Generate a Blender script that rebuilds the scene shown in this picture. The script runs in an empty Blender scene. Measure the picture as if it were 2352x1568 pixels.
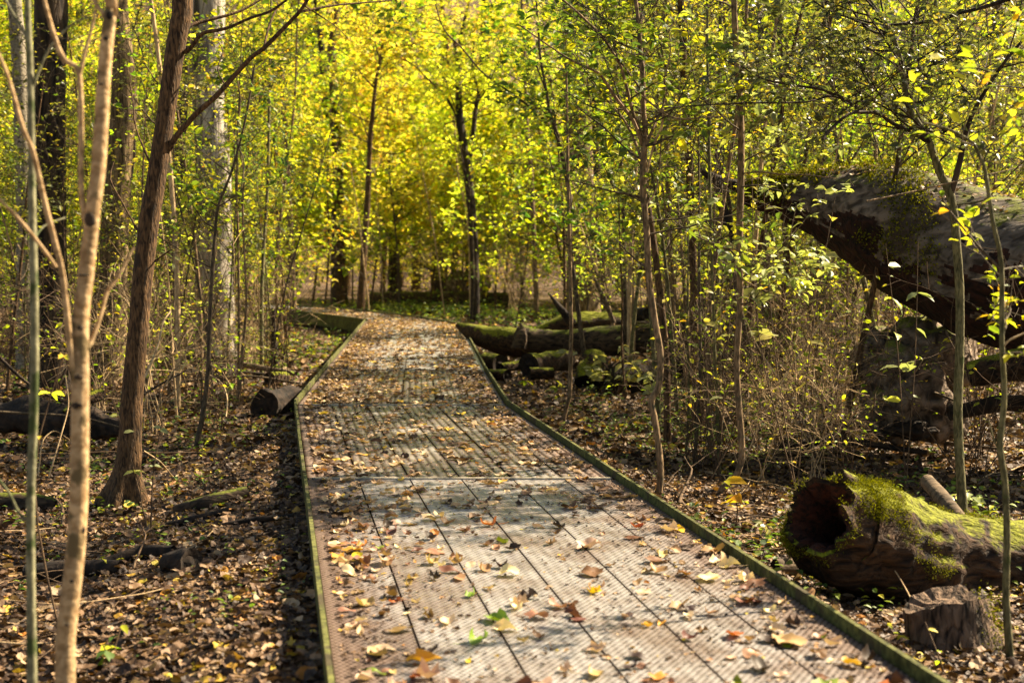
import bpy, math, random
import numpy as np
from mathutils import Vector, Matrix, noise as mnoise

# ------------------------------------------------------------------ camera, sky, sun, exposure
SC = bpy.context.scene
COL = SC.collection
R = math.radians
HC, PITCH, FD = 1.75, R(3.44), 3266.0           # eye height above the ground, downward tilt, focal length in picture units (2352 wide)
ZD = 0.35                                        # deck height above the ground
cam_d = bpy.data.cameras.new('camera')
cam = bpy.data.objects.new('camera', cam_d); COL.objects.link(cam)
cam.location = (0, 0, HC); cam.rotation_euler = (R(90) - PITCH, 0, 0)
cam_d.sensor_width = 36; cam_d.lens = 36 * FD / 2352.0
cam_d.clip_start = 0.1; cam_d.clip_end = 600
cam_d.dof.use_dof = True; cam_d.dof.focus_distance = 10.0; cam_d.dof.aperture_fstop = 2.8
SC.camera = cam

SUN_EL, SUN_AZ = R(41), R(62)                    # azimuth measured from the view direction towards the right
W = bpy.data.worlds.new('World'); SC.world = W; W.use_nodes = True
wn = W.node_tree; bg = wn.nodes['Background']
sky = wn.nodes.new('ShaderNodeTexSky'); sky.sky_type = 'NISHITA'; sky.sun_disc = False
sky.sun_elevation = SUN_EL; sky.sun_rotation = SUN_AZ
wn.links.new(sky.outputs[0], bg.inputs[0]); bg.inputs[1].default_value = 0.05
sun_d = bpy.data.lights.new('sun', 'SUN'); sun_d.energy = 5.0; sun_d.angle = R(0.53); sun_d.color = (1.0, 0.90, 0.74)
sun = bpy.data.objects.new('sun', sun_d); COL.objects.link(sun)
sdir = Vector((math.sin(SUN_AZ) * math.cos(SUN_EL), math.cos(SUN_AZ) * math.cos(SUN_EL), math.sin(SUN_EL)))
sun.rotation_euler = sdir.to_track_quat('Z', 'Y').to_euler(); sun.location = (20, 10, 30)
SC.view_settings.view_transform = 'Standard'; SC.view_settings.look = 'None'
SC.view_settings.gamma = 1.0; SC.view_settings.exposure = 2.0
SC.view_settings.use_white_balance = True; SC.view_settings.white_balance_temperature = 7700; SC.view_settings.white_balance_tint = 10
SC.cycles.max_bounces = 6; SC.cycles.diffuse_bounces = 4; SC.cycles.glossy_bounces = 2
SC.cycles.transmission_bounces = 4; SC.cycles.sample_clamp_indirect = 6.0
SC.cycles.use_denoising = True
try: SC.cycles.denoiser = 'OPENIMAGEDENOISE'
except Exception: pass

# ------------------------------------------------------------------ helpers
CP, SP = math.cos(PITCH), math.sin(PITCH)
def P(x, y, d):
    """world point seen at picture position (x, y) at depth d along the camera axis"""
    xc = (x - 1176) / FD * d; yc = (784 - y) / FD * d
    return np.array([xc, d * CP + yc * SP, HC - d * SP + yc * CP])
def G(x, y, z=0.0):
    """world point on the horizontal plane z"""
    dz = -SP + (784 - y) / FD * CP
    return P(x, y, (z - HC) / dz)
def gdepth(y, z=0.0):
    return (z - HC) / (-SP + (784 - y) / FD * CP)
def gh(x, y):
    """ground undulation"""
    z = 0.035 * np.sin(0.9 * x + 1.3) * np.sin(0.7 * y) + 0.02 * np.sin(2.3 * x + y * 1.7) - 0.02
    if EDGE:                                      # soil and litter banked up along the near boards
        l = np.interp(y, EDGE[0], EDGE[1]); r = np.interp(y, EDGE[0], EDGE[2])
        t = np.clip(np.maximum((l - x) / 1.5, (x - r) / .8), 0, 1); k = 1 - t * t * (3 - 2 * t)
        z = z + .25 * k * np.clip((14.5 - y) / 2.5, 0, 1)
    return z
EDGE = []

def unit(v):
    v = np.asarray(v, float); n = np.linalg.norm(v, axis=-1, keepdims=True); return v / np.maximum(n, 1e-9)

class MB:
    def __init__(s): s.v = []; s.n = 0; s.f = []; s.uv = None
    def add(s, verts, faces, mat=0, smooth=True, uv=None):
        verts = np.asarray(verts, float); faces = np.asarray(faces, int)
        if len(faces) == 0: return
        s.v.append(verts); s.f.append((faces + s.n, mat, smooth, uv)); s.n += len(verts)
    def tube(s, pts, rad, seg=6, mat=0, cap=True, rough=0.0, rng=None, flare=None):
        pts = np.asarray(pts, float); n = len(pts)
        rad = np.broadcast_to(np.asarray(rad, float), (n,))
        t = np.zeros_like(pts); t[1:-1] = pts[2:] - pts[:-2]; t[0] = pts[1] - pts[0]; t[-1] = pts[-1] - pts[-2]
        t = unit(t)
        a = np.array([1.0, 0, 0]) if abs(t[0][0]) < 0.8 else np.array([0, 1.0, 0])
        u = unit(a - t[0] * np.dot(a, t[0]))
        ang = np.linspace(0, 2 * math.pi, seg, endpoint=False)
        V = np.zeros((n, seg, 3))
        for i in range(n):
            u = unit(u - t[i] * np.dot(u, t[i])); w = np.cross(t[i], u)
            r = np.full(seg, rad[i])
            if rough and rng is not None: r = r * (1 + rough * (rng.random(seg) - .5) * 2)
            if flare is not None: r = r * (1 + flare[i] * np.maximum(0, np.cos(ang * 4 + 1.0) * .6 + np.cos(ang * 3 + 2) * .4 + .35))
            V[i] = pts[i] + (np.cos(ang) * r)[:, None] * u + (np.sin(ang) * r)[:, None] * w
        i0 = (np.arange(n - 1)[:, None] * seg + np.arange(seg)[None]).ravel()
        j = (np.arange(n - 1)[:, None] * seg + (np.arange(seg)[None] + 1) % seg).ravel()
        s.add(V.reshape(-1, 3), np.stack([i0, j, j + seg, i0 + seg], 1), mat)
        if cap:
            for k, e in ((0, -1), (n - 1, 1)):
                ring = V[k]; c = ring.mean(0)
                vv = np.vstack([ring, c]); m = np.arange(seg); m2 = (m + 1) % seg
                f = np.stack([m, m2, np.full(seg, seg)], 1)
                if e < 0: f = f[:, ::-1]
                s.add(vv, f, mat, smooth=False)
    def box(s, c, sx, sy, sz, mat=0, ax=None):
        """box with centre c; ax = (3,3) rows of unit axes"""
        c = np.asarray(c, float); ax = np.eye(3) if ax is None else np.asarray(ax, float)
        q = np.array([[x, y, z] for x in (-1, 1) for y in (-1, 1) for z in (-1, 1)], float) * [sx / 2, sy / 2, sz / 2]
        s.add(c + q @ ax, [[0, 1, 3, 2], [4, 6, 7, 5], [0, 4, 5, 1], [2, 3, 7, 6], [0, 2, 6, 4], [1, 5, 7, 3]], mat, smooth=False)
    def leaves(s, tpl, pos, axis, nrm, size, mat=0, smooth=False):
        tv, tf = tpl; pos = np.asarray(pos, float)
        if len(pos) == 0: return
        X = unit(axis); Y = unit(np.cross(nrm, X)); Z = np.cross(X, Y); N = len(pos); k = len(tv)
        V = (tv[None, :, 0, None] * X[:, None] + tv[None, :, 1, None] * Y[:, None] + tv[None, :, 2, None] * Z[:, None])
        V = V * np.asarray(size, float).reshape(-1, 1, 1) + pos[:, None]
        off = (np.arange(N) * k)[:, None, None]
        V = V.reshape(-1, 3); base = s.n
        s.v.append(V)
        for fs in tf: s.f.append(((np.asarray(fs)[None] + off).reshape(-1, len(fs[0])) + base, mat, smooth, None))
        s.n += len(V)
    def mesh(s, name, mats):
        me = bpy.data.meshes.new(name)
        V = np.concatenate(s.v) if s.v else np.zeros((0, 3))
        me.vertices.add(len(V)); me.vertices.foreach_set('co', V.astype(np.float32).ravel())
        li = np.concatenate([f.ravel() for f, *_ in s.f]); cnt = np.concatenate([np.full(len(f), f.shape[1]) for f, *_ in s.f])
        me.loops.add(len(li)); me.loops.foreach_set('vertex_index', li.astype(np.int32))
        me.polygons.add(len(cnt)); st = np.concatenate([[0], np.cumsum(cnt)[:-1]])
        me.polygons.foreach_set('loop_start', st.astype(np.int32))
        me.polygons.foreach_set('loop_total', cnt.astype(np.int32))
        me.polygons.foreach_set('material_index', np.concatenate([np.full(len(f), m) for f, m, *_ in s.f]).astype(np.int32))
        me.polygons.foreach_set('use_smooth', np.concatenate([np.full(len(f), sm) for f, _, sm, _ in s.f]).astype(bool))
        if any(u is not None for *_, u in s.f):
            ul = me.uv_layers.new(name='UVMap')
            uu = np.concatenate([np.zeros((f.size, 2)) if u is None else np.asarray(u, float).reshape(-1, 2) for f, _, _, u in s.f])
            ul.data.foreach_set('uv', uu.astype(np.float32).ravel())
        for m in (mats if isinstance(mats, (list, tuple)) else [mats]): me.materials.append(m)
        me.update(calc_edges=True); me.validate()
        return me
    def build(s, name, mats, parent=None, loc=None):
        if loc is not None:
            s.v = [a - np.asarray(loc) for a in s.v]
        o = bpy.data.objects.new(name, s.mesh(name, mats)); COL.objects.link(o)
        if parent is not None: o.parent = parent
        elif loc is not None: o.location = loc
        return o

def thing(name, label, cat, loc=(0, 0, 0), group=None):
    o = bpy.data.objects.new(name, None); o.empty_display_size = .2; COL.objects.link(o); o.location = loc
    return tag(o, label, cat, group)
def tag(o, label=None, cat=None, group=None, kind=None):
    if label: o['label'] = label
    if cat: o['category'] = cat
    if group: o['group'] = group
    if kind: o['kind'] = kind
    return o
def dup(root, loc, rz, sc, label=None, group=None):
    r = root.copy(); COL.objects.link(r); r.location = loc; r.rotation_euler = (0, 0, rz); r.scale = (sc, sc, sc)
    if label: r['label'] = label
    if group: r['group'] = group
    for ch in root.children:
        c = ch.copy(); COL.objects.link(c); c.parent = r
    return r

# ------------------------------------------------------------------ materials
def newmat(name):
    m = bpy.data.materials.new(name); m.use_nodes = True; nt = m.node_tree; nt.nodes.clear()
    out = nt.nodes.new('ShaderNodeOutputMaterial')
    def N(t, **k):
        n = nt.nodes.new('ShaderNode' + t)
        for a, b in k.items(): setattr(n, a, b)
        return n
    return m, nt, N, nt.links.new, out
def ramp(N, stops, interp='LINEAR'):
    r = N('ValToRGB'); cr = r.color_ramp; cr.interpolation = interp
    while len(cr.elements) < len(stops): cr.elements.new(0.5)
    for e, (p, c) in zip(cr.elements, stops): e.position = p; e.color = (*c, 1)
    return r

def leaf_mat(name, stops, trans=0.5, tcol=1.35, rough=0.5, spec=0.35, hsv=0.12):
    """a leaf: colour picked leaf by leaf, light passing through it"""
    m, nt, N, L, out = newmat(name)
    g = N('NewGeometry'); rp = ramp(N, stops, 'LINEAR'); L(g.outputs['Random Per Island'], rp.inputs[0])
    oi = N('ObjectInfo'); hs = N('HueSaturation')
    mr = N('MapRange'); mr.inputs[3].default_value = .5 - hsv * .22; mr.inputs[4].default_value = .5 + hsv * .22
    L(oi.outputs['Random'], mr.inputs[0]); L(mr.outputs[0], hs.inputs['Hue']); L(rp.outputs[0], hs.inputs['Color'])
    mr2 = N('MapRange'); mr2.inputs[3].default_value = .8; mr2.inputs[4].default_value = 1.15
    L(oi.outputs['Random'], mr2.inputs[0]); L(mr2.outputs[0], hs.inputs['Value'])
    b = N('BsdfPrincipled'); b.inputs['Roughness'].default_value = rough; b.inputs['Specular IOR Level'].default_value = spec
    L(hs.outputs[0], b.inputs['Base Color'])
    t = N('BsdfTranslucent'); mx = N('MixRGB', blend_type='MULTIPLY'); mx.inputs[0].default_value = 1
    L(hs.outputs[0], mx.inputs[1]); mx.inputs[2].default_value = (tcol, tcol * 1.0, tcol * .55, 1); L(mx.outputs[0], t.inputs[0])
    ms = N('MixShader'); ms.inputs[0].default_value = trans
    L(b.outputs[0], ms.inputs[1]); L(t.outputs[0], ms.inputs[2]); L(ms.outputs[0], out.inputs[0])
    return m

def bark_mat(name, dark, light, scale=30, stretch=.18, bump=.6, moss=0.0, mosscol=(.10, .14, .015), patch=None, rough=.9, bdist=.02):
    """bark: ridges drawn out along the stem, blotches, moss on top faces when asked"""
    m, nt, N, L, out = newmat(name)
    tc = N('TexCoord'); mp = N('Mapping'); mp.inputs['Scale'].default_value = stretch if isinstance(stretch, tuple) else (1, 1, stretch); L(tc.outputs['Object'], mp.inputs[0])
    n1 = N('TexNoise'); n1.inputs['Scale'].default_value = scale; n1.inputs['Detail'].default_value = 6; n1.inputs['Distortion'].default_value = .6
    L(mp.outputs[0], n1.inputs[0])
    n2 = N('TexNoise'); n2.inputs['Scale'].default_value = scale * .12; n2.inputs['Detail'].default_value = 4; L(tc.outputs['Object'], n2.inputs[0])
    r1 = ramp(N, [(.36, dark), (.62, light)]); L(n1.outputs[0], r1.inputs[0])
    mx = N('MixRGB', blend_type='MULTIPLY'); mx.inputs[0].default_value = .6
    r2 = ramp(N, [(.35, (.45, .45, .42)), (.65, (1.2, 1.15, 1.05))]); L(n2.outputs[0], r2.inputs[0])
    L(r1.outputs[0], mx.inputs[1]); L(r2.outputs[0], mx.inputs[2]); col = mx.outputs[0]
    if patch:
        n3 = N('TexNoise'); n3.inputs['Scale'].default_value = patch[1]; n3.inputs['Detail'].default_value = 5
        L(tc.outputs['Object'], n3.inputs[0]); r3 = ramp(N, [(patch[2], (0, 0, 0)), (patch[2] + .06, (1, 1, 1))]); L(n3.outputs[0], r3.inputs[0])
        m3 = N('MixRGB'); L(r3.outputs[0], m3.inputs[0]); L(col, m3.inputs[1]); m3.inputs[2].default_value = (*patch[0], 1); col = m3.outputs[0]
    hgt = n1.outputs[0]
    if moss > 0:
        g = N('NewGeometry'); sx = N('SeparateXYZ'); L(g.outputs['Normal'], sx.inputs[0])
        n4 = N('TexNoise'); n4.inputs['Scale'].default_value = 4.5; n4.inputs['Detail'].default_value = 7; n4.inputs['Roughness'].default_value = .65
        L(tc.outputs['Object'], n4.inputs[0])
        a = N('Math', operation='MULTIPLY_ADD'); a.inputs[1].default_value = .45; L(sx.outputs[2], a.inputs[0]); L(n4.outputs[0], a.inputs[2])
        r4 = ramp(N, [(1.0 - moss * .55, (0, 0, 0)), (min(.999, 1.09 - moss * .55), (1, 1, 1))]); L(a.outputs[0], r4.inputs[0])
        n5 = N('TexNoise'); n5.inputs['Scale'].default_value = 60; n5.inputs['Detail'].default_value = 3; L(tc.outputs['Object'], n5.inputs[0])
        r5 = ramp(N, [(.3, tuple(c * .45 for c in mosscol)), (.7, tuple(c * 1.5 for c in mosscol))]); L(n5.outputs[0], r5.inputs[0])
        m4 = N('MixRGB'); L(r4.outputs[0], m4.inputs[0]); L(col, m4.inputs[1]); L(r5.outputs[0], m4.inputs[2]); col = m4.outputs[0]
    b = N('BsdfPrincipled'); b.inputs['Roughness'].default_value = rough; b.inputs['Specular IOR Level'].default_value = .25
    L(col, b.inputs['Base Color'])
    bp = N('Bump'); bp.inputs['Strength'].default_value = bump; bp.inputs['Distance'].default_value = bdist; L(hgt, bp.inputs['Height'])
    L(bp.outputs[0], b.inputs['Normal']); L(b.outputs[0], out.inputs[0])
    return m

M = {}
M['bark_beige'] = bark_mat('beige bark', (.26, .16, .075), (.50, .345, .19), 30, 1.3, .35, patch=((.13, .09, .04), 10, .58))
M['bark_grey'] = bark_mat('grey green bark', (.12, .115, .065), (.24, .23, .14), 40, .7, .25, patch=((.045, .06, .018), 7, .53))
M['bark_dark'] = bark_mat('dark bark', (.009, .006, .005), (.062, .042, .028), 14, .16, 1, bdist=.04)
M['bark_brown'] = bark_mat('brown bark', (.024, .013, .006), (.145, .080, .036), 70, .22, 1, patch=((.035, .022, .012), 5, .60))
M['bark_ridged'] = bark_mat('ridged bark', (.055, .035, .016), (.24, .165, .085), 26, .12, 1, bdist=.03)
M['bark_pale'] = bark_mat('pale shaggy bark', (.12, .10, .085), (.50, .44, .37), 15, .10, 1, bdist=.03)
M['bark_speck'] = bark_mat('speckled bark', (.14, .12, .09), (.30, .26, .20), 20, 1.8, .6, patch=((.04, .03, .022), 16, .58))
M['bark_twig'] = bark_mat('twig bark', (.030, .022, .014), (.11, .08, .048), 40, .4, .3)
M['bark_sap'] = bark_mat('sapling bark', (.085, .055, .030), (.27, .18, .10), 60, .25, .6, patch=((.07, .055, .03), 12, .58))
M['bark_olive'] = bark_mat('olive sapling bark', (.05, .047, .018), (.17, .15, .07), 60, .3, .6, patch=((.05, .06, .015), 8, .58))
M['straw'] = bark_mat('dry stalk', (.30, .20, .11), (.55, .40, .23), 40, .4, .2)
M['straw_dark'] = bark_mat('brown stalk', (.05, .03, .018), (.12, .075, .042), 40, .4, .2)
M['log_moss'] = bark_mat('mossy log', (.007, .004, .003), (.065, .034, .016), 30, (.28, 1, 1), 1, bdist=.045, moss=.50, mosscol=(.14, .15, .007))
M['log_big'] = bark_mat('big fallen log bark', (.035, .026, .019), (.17, .135, .108), 15, (.14, 1, 1), 1, moss=.26, mosscol=(.10, .11, .010), patch=((.05, .034, .024), 1.3, .60), bdist=.04)
M['log_old'] = bark_mat('old log', (.012, .008, .005), (.085, .055, .032), 22, (.3, 1, 1), 1, moss=.34, mosscol=(.09, .10, .010))
M['log_bare'] = bark_mat('bare log', (.05, .035, .022), (.17, .12, .075), 26, (.25, 1, 1), .8)
M['log_black'] = bark_mat('black rotten log', (.008, .006, .005), (.035, .022, .014), 16, 1, 1)
M['stump'] = bark_mat('stump wood', (.014, .009, .006), (.19, .125, .085), 34, .28, 1, bdist=.04)
M['moss'] = leaf_mat('moss', [(0, (.035, .035, .004)), (.5, (.12, .125, .006)), (1, (.28, .27, .012))], .3, 1.2, rough=.8, spec=.1, hsv=0)
M['lf_olive'] = leaf_mat('olive leaves', [(0, (.035, .055, .02)), (.5, (.09, .12, .045)), (.85, (.17, .20, .07)), (1, (.45, .40, .04))], .42, 1.5, rough=.42, spec=.5)
M['lf_herb'] = leaf_mat('herb leaves', [(0, (.04, .09, .02)), (.5, (.11, .19, .03)), (.85, (.24, .32, .04)), (1, (.45, .42, .04))], .45, 1.4)
M['rot'] = bark_mat('rotten red wood', (.008, .003, .002), (.065, .018, .009), 30, 1, 1)
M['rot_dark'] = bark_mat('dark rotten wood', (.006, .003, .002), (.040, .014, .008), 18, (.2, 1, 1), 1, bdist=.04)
M['soil'] = bark_mat('root plate soil', (.04, .028, .02), (.27, .20, .15), 9, 1, 1, moss=.30, mosscol=(.12, .13, .02), bdist=.05)

YEL = [(0, (.28, .36, .04)), (.2, (.46, .54, .05)), (.5, (.66, .68, .09)), (.85, (.84, .78, .14)), (1, (.74, .46, .05))]
YG = [(0, (.10, .18, .02)), (.25, (.22, .32, .03)), (.55, (.44, .52, .04)), (.85, (.66, .64, .06)), (1, (.60, .34, .03))]
GRN = [(0, (.04, .09, .02)), (.4, (.10, .17, .025)), (.75, (.22, .30, .03)), (1, (.50, .48, .03))]
GREY = [(0, (.06, .085, .025)), (.4, (.14, .165, .045)), (.7, (.27, .29, .05)), (1, (.55, .47, .05))]
PALE = [(0, (.16, .19, .07)), (.5, (.27, .29, .12)), (1, (.50, .48, .10))]
M['lf_yel'] = leaf_mat('yellow leaves', YEL, .62, 1.4)
M['lf_yg'] = leaf_mat('yellow green leaves', YG, .58, 1.35)
M['lf_grn'] = leaf_mat('green leaves', GRN, .5, 1.5)
M['lf_grey'] = leaf_mat('grey green leaves', GREY, .45, 1.6, rough=.42, spec=.5)
M['lf_pale'] = leaf_mat('pale broad leaves', PALE, .4, 1.5, rough=.4, spec=.5)
DRY = [(0, (.03, .016, .010)), (.22, (.10, .05, .026)), (.45, (.22, .13, .065)), (.68, (.36, .235, .125)), (.86, (.50, .37, .22)), (.93, (.40, .17, .04)), (1, (.58, .42, .06))]
M['lf_dry'] = leaf_mat('dry leaves', DRY, .18, 1.2, rough=.6, spec=.3, hsv=0)
DRYG = [(0, (.022, .011, .006)), (.35, (.055, .028, .014)), (.6, (.125, .07, .036)), (.82, (.25, .15, .08)), (.92, (.42, .30, .18)), (.95, (.40, .16, .03)), (1, (.50, .40, .05))]
M['lf_litter'] = leaf_mat('forest floor leaves', DRYG, .15, 1.2, rough=.6, spec=.3, hsv=0)
DECKCOL = {'tan': (.36, .21, .10), 'pale cream': (.58, .42, .26), 'brown': (.15, .07, .03), 'orange': (.46, .18, .03),
           'yellow': (.62, .40, .03), 'rust red': (.16, .045, .02), 'green': (.16, .22, .02), 'dark brown': (.035, .019, .011)}
for k, c in DECKCOL.items():
    M['dl_' + k] = leaf_mat(k + ' leaf', [(0, tuple(x * .85 for x in c)), (1, tuple(x * 1.1 for x in c))], .18, 1.2, rough=.55, hsv=.15)

def plank_mat(name, mode):
    """composite deck board: lengthwise ribs, rows of small dimples, worn pale tops, brown dirt near the joints"""
    m, nt, N, L, out = newmat(name)
    uv = N('UVMap'); sx = N('SeparateXYZ'); L(uv.outputs[0], sx.inputs[0])
    def sin(src, period, ph=0.0):
        a = N('Math', operation='MULTIPLY_ADD'); a.inputs[1].default_value = 2 * math.pi / period; a.inputs[2].default_value = ph; L(src, a.inputs[0])
        b = N('Math', operation='SINE'); L(a.outputs[0], b.inputs[0]); return b.outputs[0]
    def op(o, a, b=None, c=None):
        n = N('Math', operation=o)
        for i, q in enumerate((a, b, c)):
            if q is None: continue
            if isinstance(q, (int, float)): n.inputs[i].default_value = q
            else: L(q, n.inputs[i])
        return n.outputs[0]
    rib = sin(sx.outputs[0], .064 if mode == 'rib' else .0533, -1.57)
    dim = op('MULTIPLY', sin(sx.outputs[0], .0267), sin(sx.outputs[1], .042))
    tc = N('TexCoord')
    nz = N('TexNoise'); nz.inputs['Scale'].default_value = 1.3; nz.inputs['Detail'].default_value = 6; nz.inputs['Roughness'].default_value = .6; L(tc.outputs['Object'], nz.inputs[0])
    nf = N('TexNoise'); nf.inputs['Scale'].default_value = 45; nf.inputs['Detail'].default_value = 5; L(tc.outputs['Object'], nf.inputs[0])
    oi = N('ObjectInfo')
    dirt = op('ADD', nz.outputs[0], op('MULTIPLY', op('SUBTRACT', oi.outputs['Random'], .5), .16))
    nw = N('TexNoise'); nw.inputs['Scale'].default_value = 3.5; nw.inputs['Detail'].default_value = 7; nw.inputs['Roughness'].default_value = .7; L(tc.outputs['Object'], nw.inputs[0])
    edge = op('ABSOLUTE', op('MULTIPLY', op('SUBTRACT', sx.outputs[0], .96), 1 / .96))
    em = op('ADD', op('MULTIPLY', op('POWER', edge, 3), .55), op('MULTIPLY', nw.outputs[0], .75))
    er = ramp(N, [(.46, (0, 0, 0)), (.74, (1, 1, 1))]); L(em, er.inputs[0])
    if mode == 'dimple':
        r = ramp(N, [(.38, (.105, .082, .068)), (.50, (.235, .225, .215)), (.62, (.13, .10, .082)), (.74, (.20, .19, .18))])
    elif mode == 'rib':
        r = ramp(N, [(.38, (.055, .040, .034)), (.56, (.10, .082, .070)), (.70, (.22, .205, .19))])
    else:
        r = ramp(N, [(.38, (.17, .165, .16)), (.58, (.28, .275, .27)), (.75, (.13, .10, .085))])
    L(dirt, r.inputs[0])
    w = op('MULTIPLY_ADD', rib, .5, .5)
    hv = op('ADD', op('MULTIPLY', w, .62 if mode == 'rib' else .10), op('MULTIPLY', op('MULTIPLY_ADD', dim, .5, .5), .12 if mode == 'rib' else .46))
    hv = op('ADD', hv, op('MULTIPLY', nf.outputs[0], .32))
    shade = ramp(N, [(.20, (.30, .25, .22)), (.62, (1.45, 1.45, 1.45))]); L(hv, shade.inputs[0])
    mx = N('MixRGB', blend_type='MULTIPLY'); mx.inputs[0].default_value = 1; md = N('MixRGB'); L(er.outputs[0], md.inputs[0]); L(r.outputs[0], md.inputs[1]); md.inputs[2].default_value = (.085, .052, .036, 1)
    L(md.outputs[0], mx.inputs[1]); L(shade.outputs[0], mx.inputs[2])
    b = N('BsdfPrincipled'); L(mx.outputs[0], b.inputs['Base Color'])
    rr = N('MapRange'); rr.inputs[3].default_value = .34; rr.inputs[4].default_value = .75; L(er.outputs[0], rr.inputs[0]); L(rr.outputs[0], b.inputs['Roughness'])
    sp_ = N('MapRange'); sp_.inputs[1].default_value = .2; sp_.inputs[2].default_value = .62; sp_.inputs[3].default_value = .02; sp_.inputs[4].default_value = .75; L(hv, sp_.inputs[0]); L(sp_.outputs[0], b.inputs['Specular IOR Level'])
    bp = N('Bump'); bp.inputs['Strength'].default_value = 1.0; bp.inputs['Distance'].default_value = .006 if mode == 'rib' else .004; L(hv, bp.inputs['Height'])
    L(bp.outputs[0], b.inputs['Normal']); L(b.outputs[0], out.inputs[0])
    return m
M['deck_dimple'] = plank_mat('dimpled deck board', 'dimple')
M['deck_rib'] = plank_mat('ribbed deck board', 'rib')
M['deck_far'] = plank_mat('pale deck board', 'far')
M['curb'] = bark_mat('green weathered kerb timber', (.040, .044, .010), (.125, .13, .036), 30, .8, .4, patch=((.05, .04, .018), 4, .55))
M['joist'] = bark_mat('dark timber', (.03, .022, .014), (.09, .065, .04), 20, .5, .5)
M['strip'] = bark_mat('worn metal strip', (.30, .26, .20), (.50, .45, .36), 30, 1, .2, rough=.5)

def ground_mat():
    m, nt, N, L, out = newmat('forest floor')
    tc = N('TexCoord')
    nd = N('TexNoise'); nd.inputs['Scale'].default_value = 14; nd.inputs['Detail'].default_value = 2; L(tc.outputs['Object'], nd.inputs[0])
    mx0 = N('MixRGB'); mx0.inputs[0].default_value = .06; L(tc.outputs['Object'], mx0.inputs[1]); L(nd.outputs['Color'], mx0.inputs[2])
    v = N('TexVoronoi'); v.inputs['Scale'].default_value = 17; v.inputs['Randomness'].default_value = 1; L(mx0.outputs[0], v.inputs[0])
    sx = N('SeparateXYZ'); L(v.outputs['Color'], sx.inputs[0])
    r = ramp(N, [(0, (.018, .010, .006)), (.35, (.06, .032, .016)), (.6, (.14, .078, .036)), (.82, (.24, .145, .07)), (.93, (.34, .24, .12)), (1, (.28, .14, .03))]); L(sx.outputs[0], r.inputs[0])
    n2 = N('TexNoise'); n2.inputs['Scale'].default_value = .55; n2.inputs['Detail'].default_value = 5; L(tc.outputs['Object'], n2.inputs[0])
    r2 = ramp(N, [(.4, (.5, .45, .4)), (.65, (1.15, 1.1, 1.0))]); L(n2.outputs[0], r2.inputs[0])
    mx = N('MixRGB', blend_type='MULTIPLY'); mx.inputs[0].default_value = 1; L(r.outputs[0], mx.inputs[1]); L(r2.outputs[0], mx.inputs[2])
    b = N('BsdfPrincipled'); b.inputs['Roughness'].default_value = .9; L(mx.outputs[0], b.inputs['Base Color'])
    bp = N('Bump'); bp.inputs['Strength'].default_value = 1; bp.inputs['Distance'].default_value = .03
    ad = N('Math', operation='ADD'); L(v.outputs['Distance'], ad.inputs[0]); L(sx.outputs[1], ad.inputs[1]); L(ad.outputs[0], bp.inputs['Height'])
    L(bp.outputs[0], b.inputs['Normal']); L(b.outputs[0], out.inputs[0])
    return m
M['ground'] = ground_mat()

# ------------------------------------------------------------------ leaf shapes
LEAF_FAR = (np.array([(0, 0, 0), (.45, -.29, .08), (1, 0, -.08), (.45, .29, .08)]), [[(0, 1, 2), (0, 2, 3)]])
LEAF_MID = (np.array([(0, 0, 0), (.25, -.23, .06), (.60, -.21, .07), (1, 0, -.14), (.60, .21, .07), (.25, .23, .06), (.30, 0, -.01), (.66, 0, -.02)]),
            [[(0, 1, 6), (0, 6, 5), (2, 3, 7), (3, 4, 7)], [(1, 2, 7, 6), (6, 7, 4, 5)]])
def dry_leaf(rng, kind, n=16, rings=2, roll=None):
    th = np.linspace(0, 2 * math.pi, n, endpoint=False) + .5 * math.pi / n
    if kind == 'lobed': r = .5 * (.66 + .34 * np.abs(np.cos(2.5 * th)) ** .8) * (1 + .10 * rng.standard_normal(n))
    elif kind == 'oval': r = .5 / np.sqrt(np.cos(th) ** 2 + (np.sin(th) / .55) ** 2) * (1 + .05 * rng.standard_normal(n))
    else: r = .5 * (.72 + .28 * np.cos(th) ** 2) * (1 + .13 * rng.standard_normal(n))
    x, y = r * np.cos(th), r * np.sin(th)
    pts = [(0, 0)] + [(x[i] * k / rings, y[i] * k / rings) for k in range(1, rings + 1) for i in range(n)]
    p = np.array(pts); roll = rng.uniform(.2, 2.6) if roll is None else roll
    a = rng.uniform(0, math.pi); u = p[:, 0] * math.cos(a) + p[:, 1] * math.sin(a); w = -p[:, 0] * math.sin(a) + p[:, 1] * math.cos(a)
    if roll > .05:                                         # curl the blade round its own axis
        ang = u * roll * 1.6; rad = 1 / (roll * 1.6)
        uu = rad * np.sin(ang); zz = rad * (1 - np.cos(ang))
    else: uu, zz = u, u * 0
    ph = rng.uniform(0, 6, 3)
    zz = zz + .05 * np.sin(9 * w + ph[0]) + .04 * np.sin(11 * u + ph[1]) + rng.uniform(-.25, .35) * w * w
    v = np.stack([uu * math.cos(a) - w * math.sin(a), uu * math.sin(a) + w * math.cos(a), zz], 1)
    v[:, 2] -= v[:, 2].min()
    m = np.arange(n); m2 = (m + 1) % n
    tri = np.stack([np.zeros(n, int), 1 + m, 1 + m2], 1)
    fs = [tri]
    if rings > 1: fs.append(np.concatenate([np.stack([1 + k * n + m, 1 + (k + 1) * n + m, 1 + (k + 1) * n + m2, 1 + k * n + m2], 1) for k in range(rings - 1)]))
    return v, fs
def squash(t, k): return (t[0] * [1, 1, k], t[1])
rg = np.random.default_rng(5)
DRY_NEAR = [squash(dry_leaf(rg, k), .85) for k in ('lobed', 'oval', 'ragged') * 4]
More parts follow.
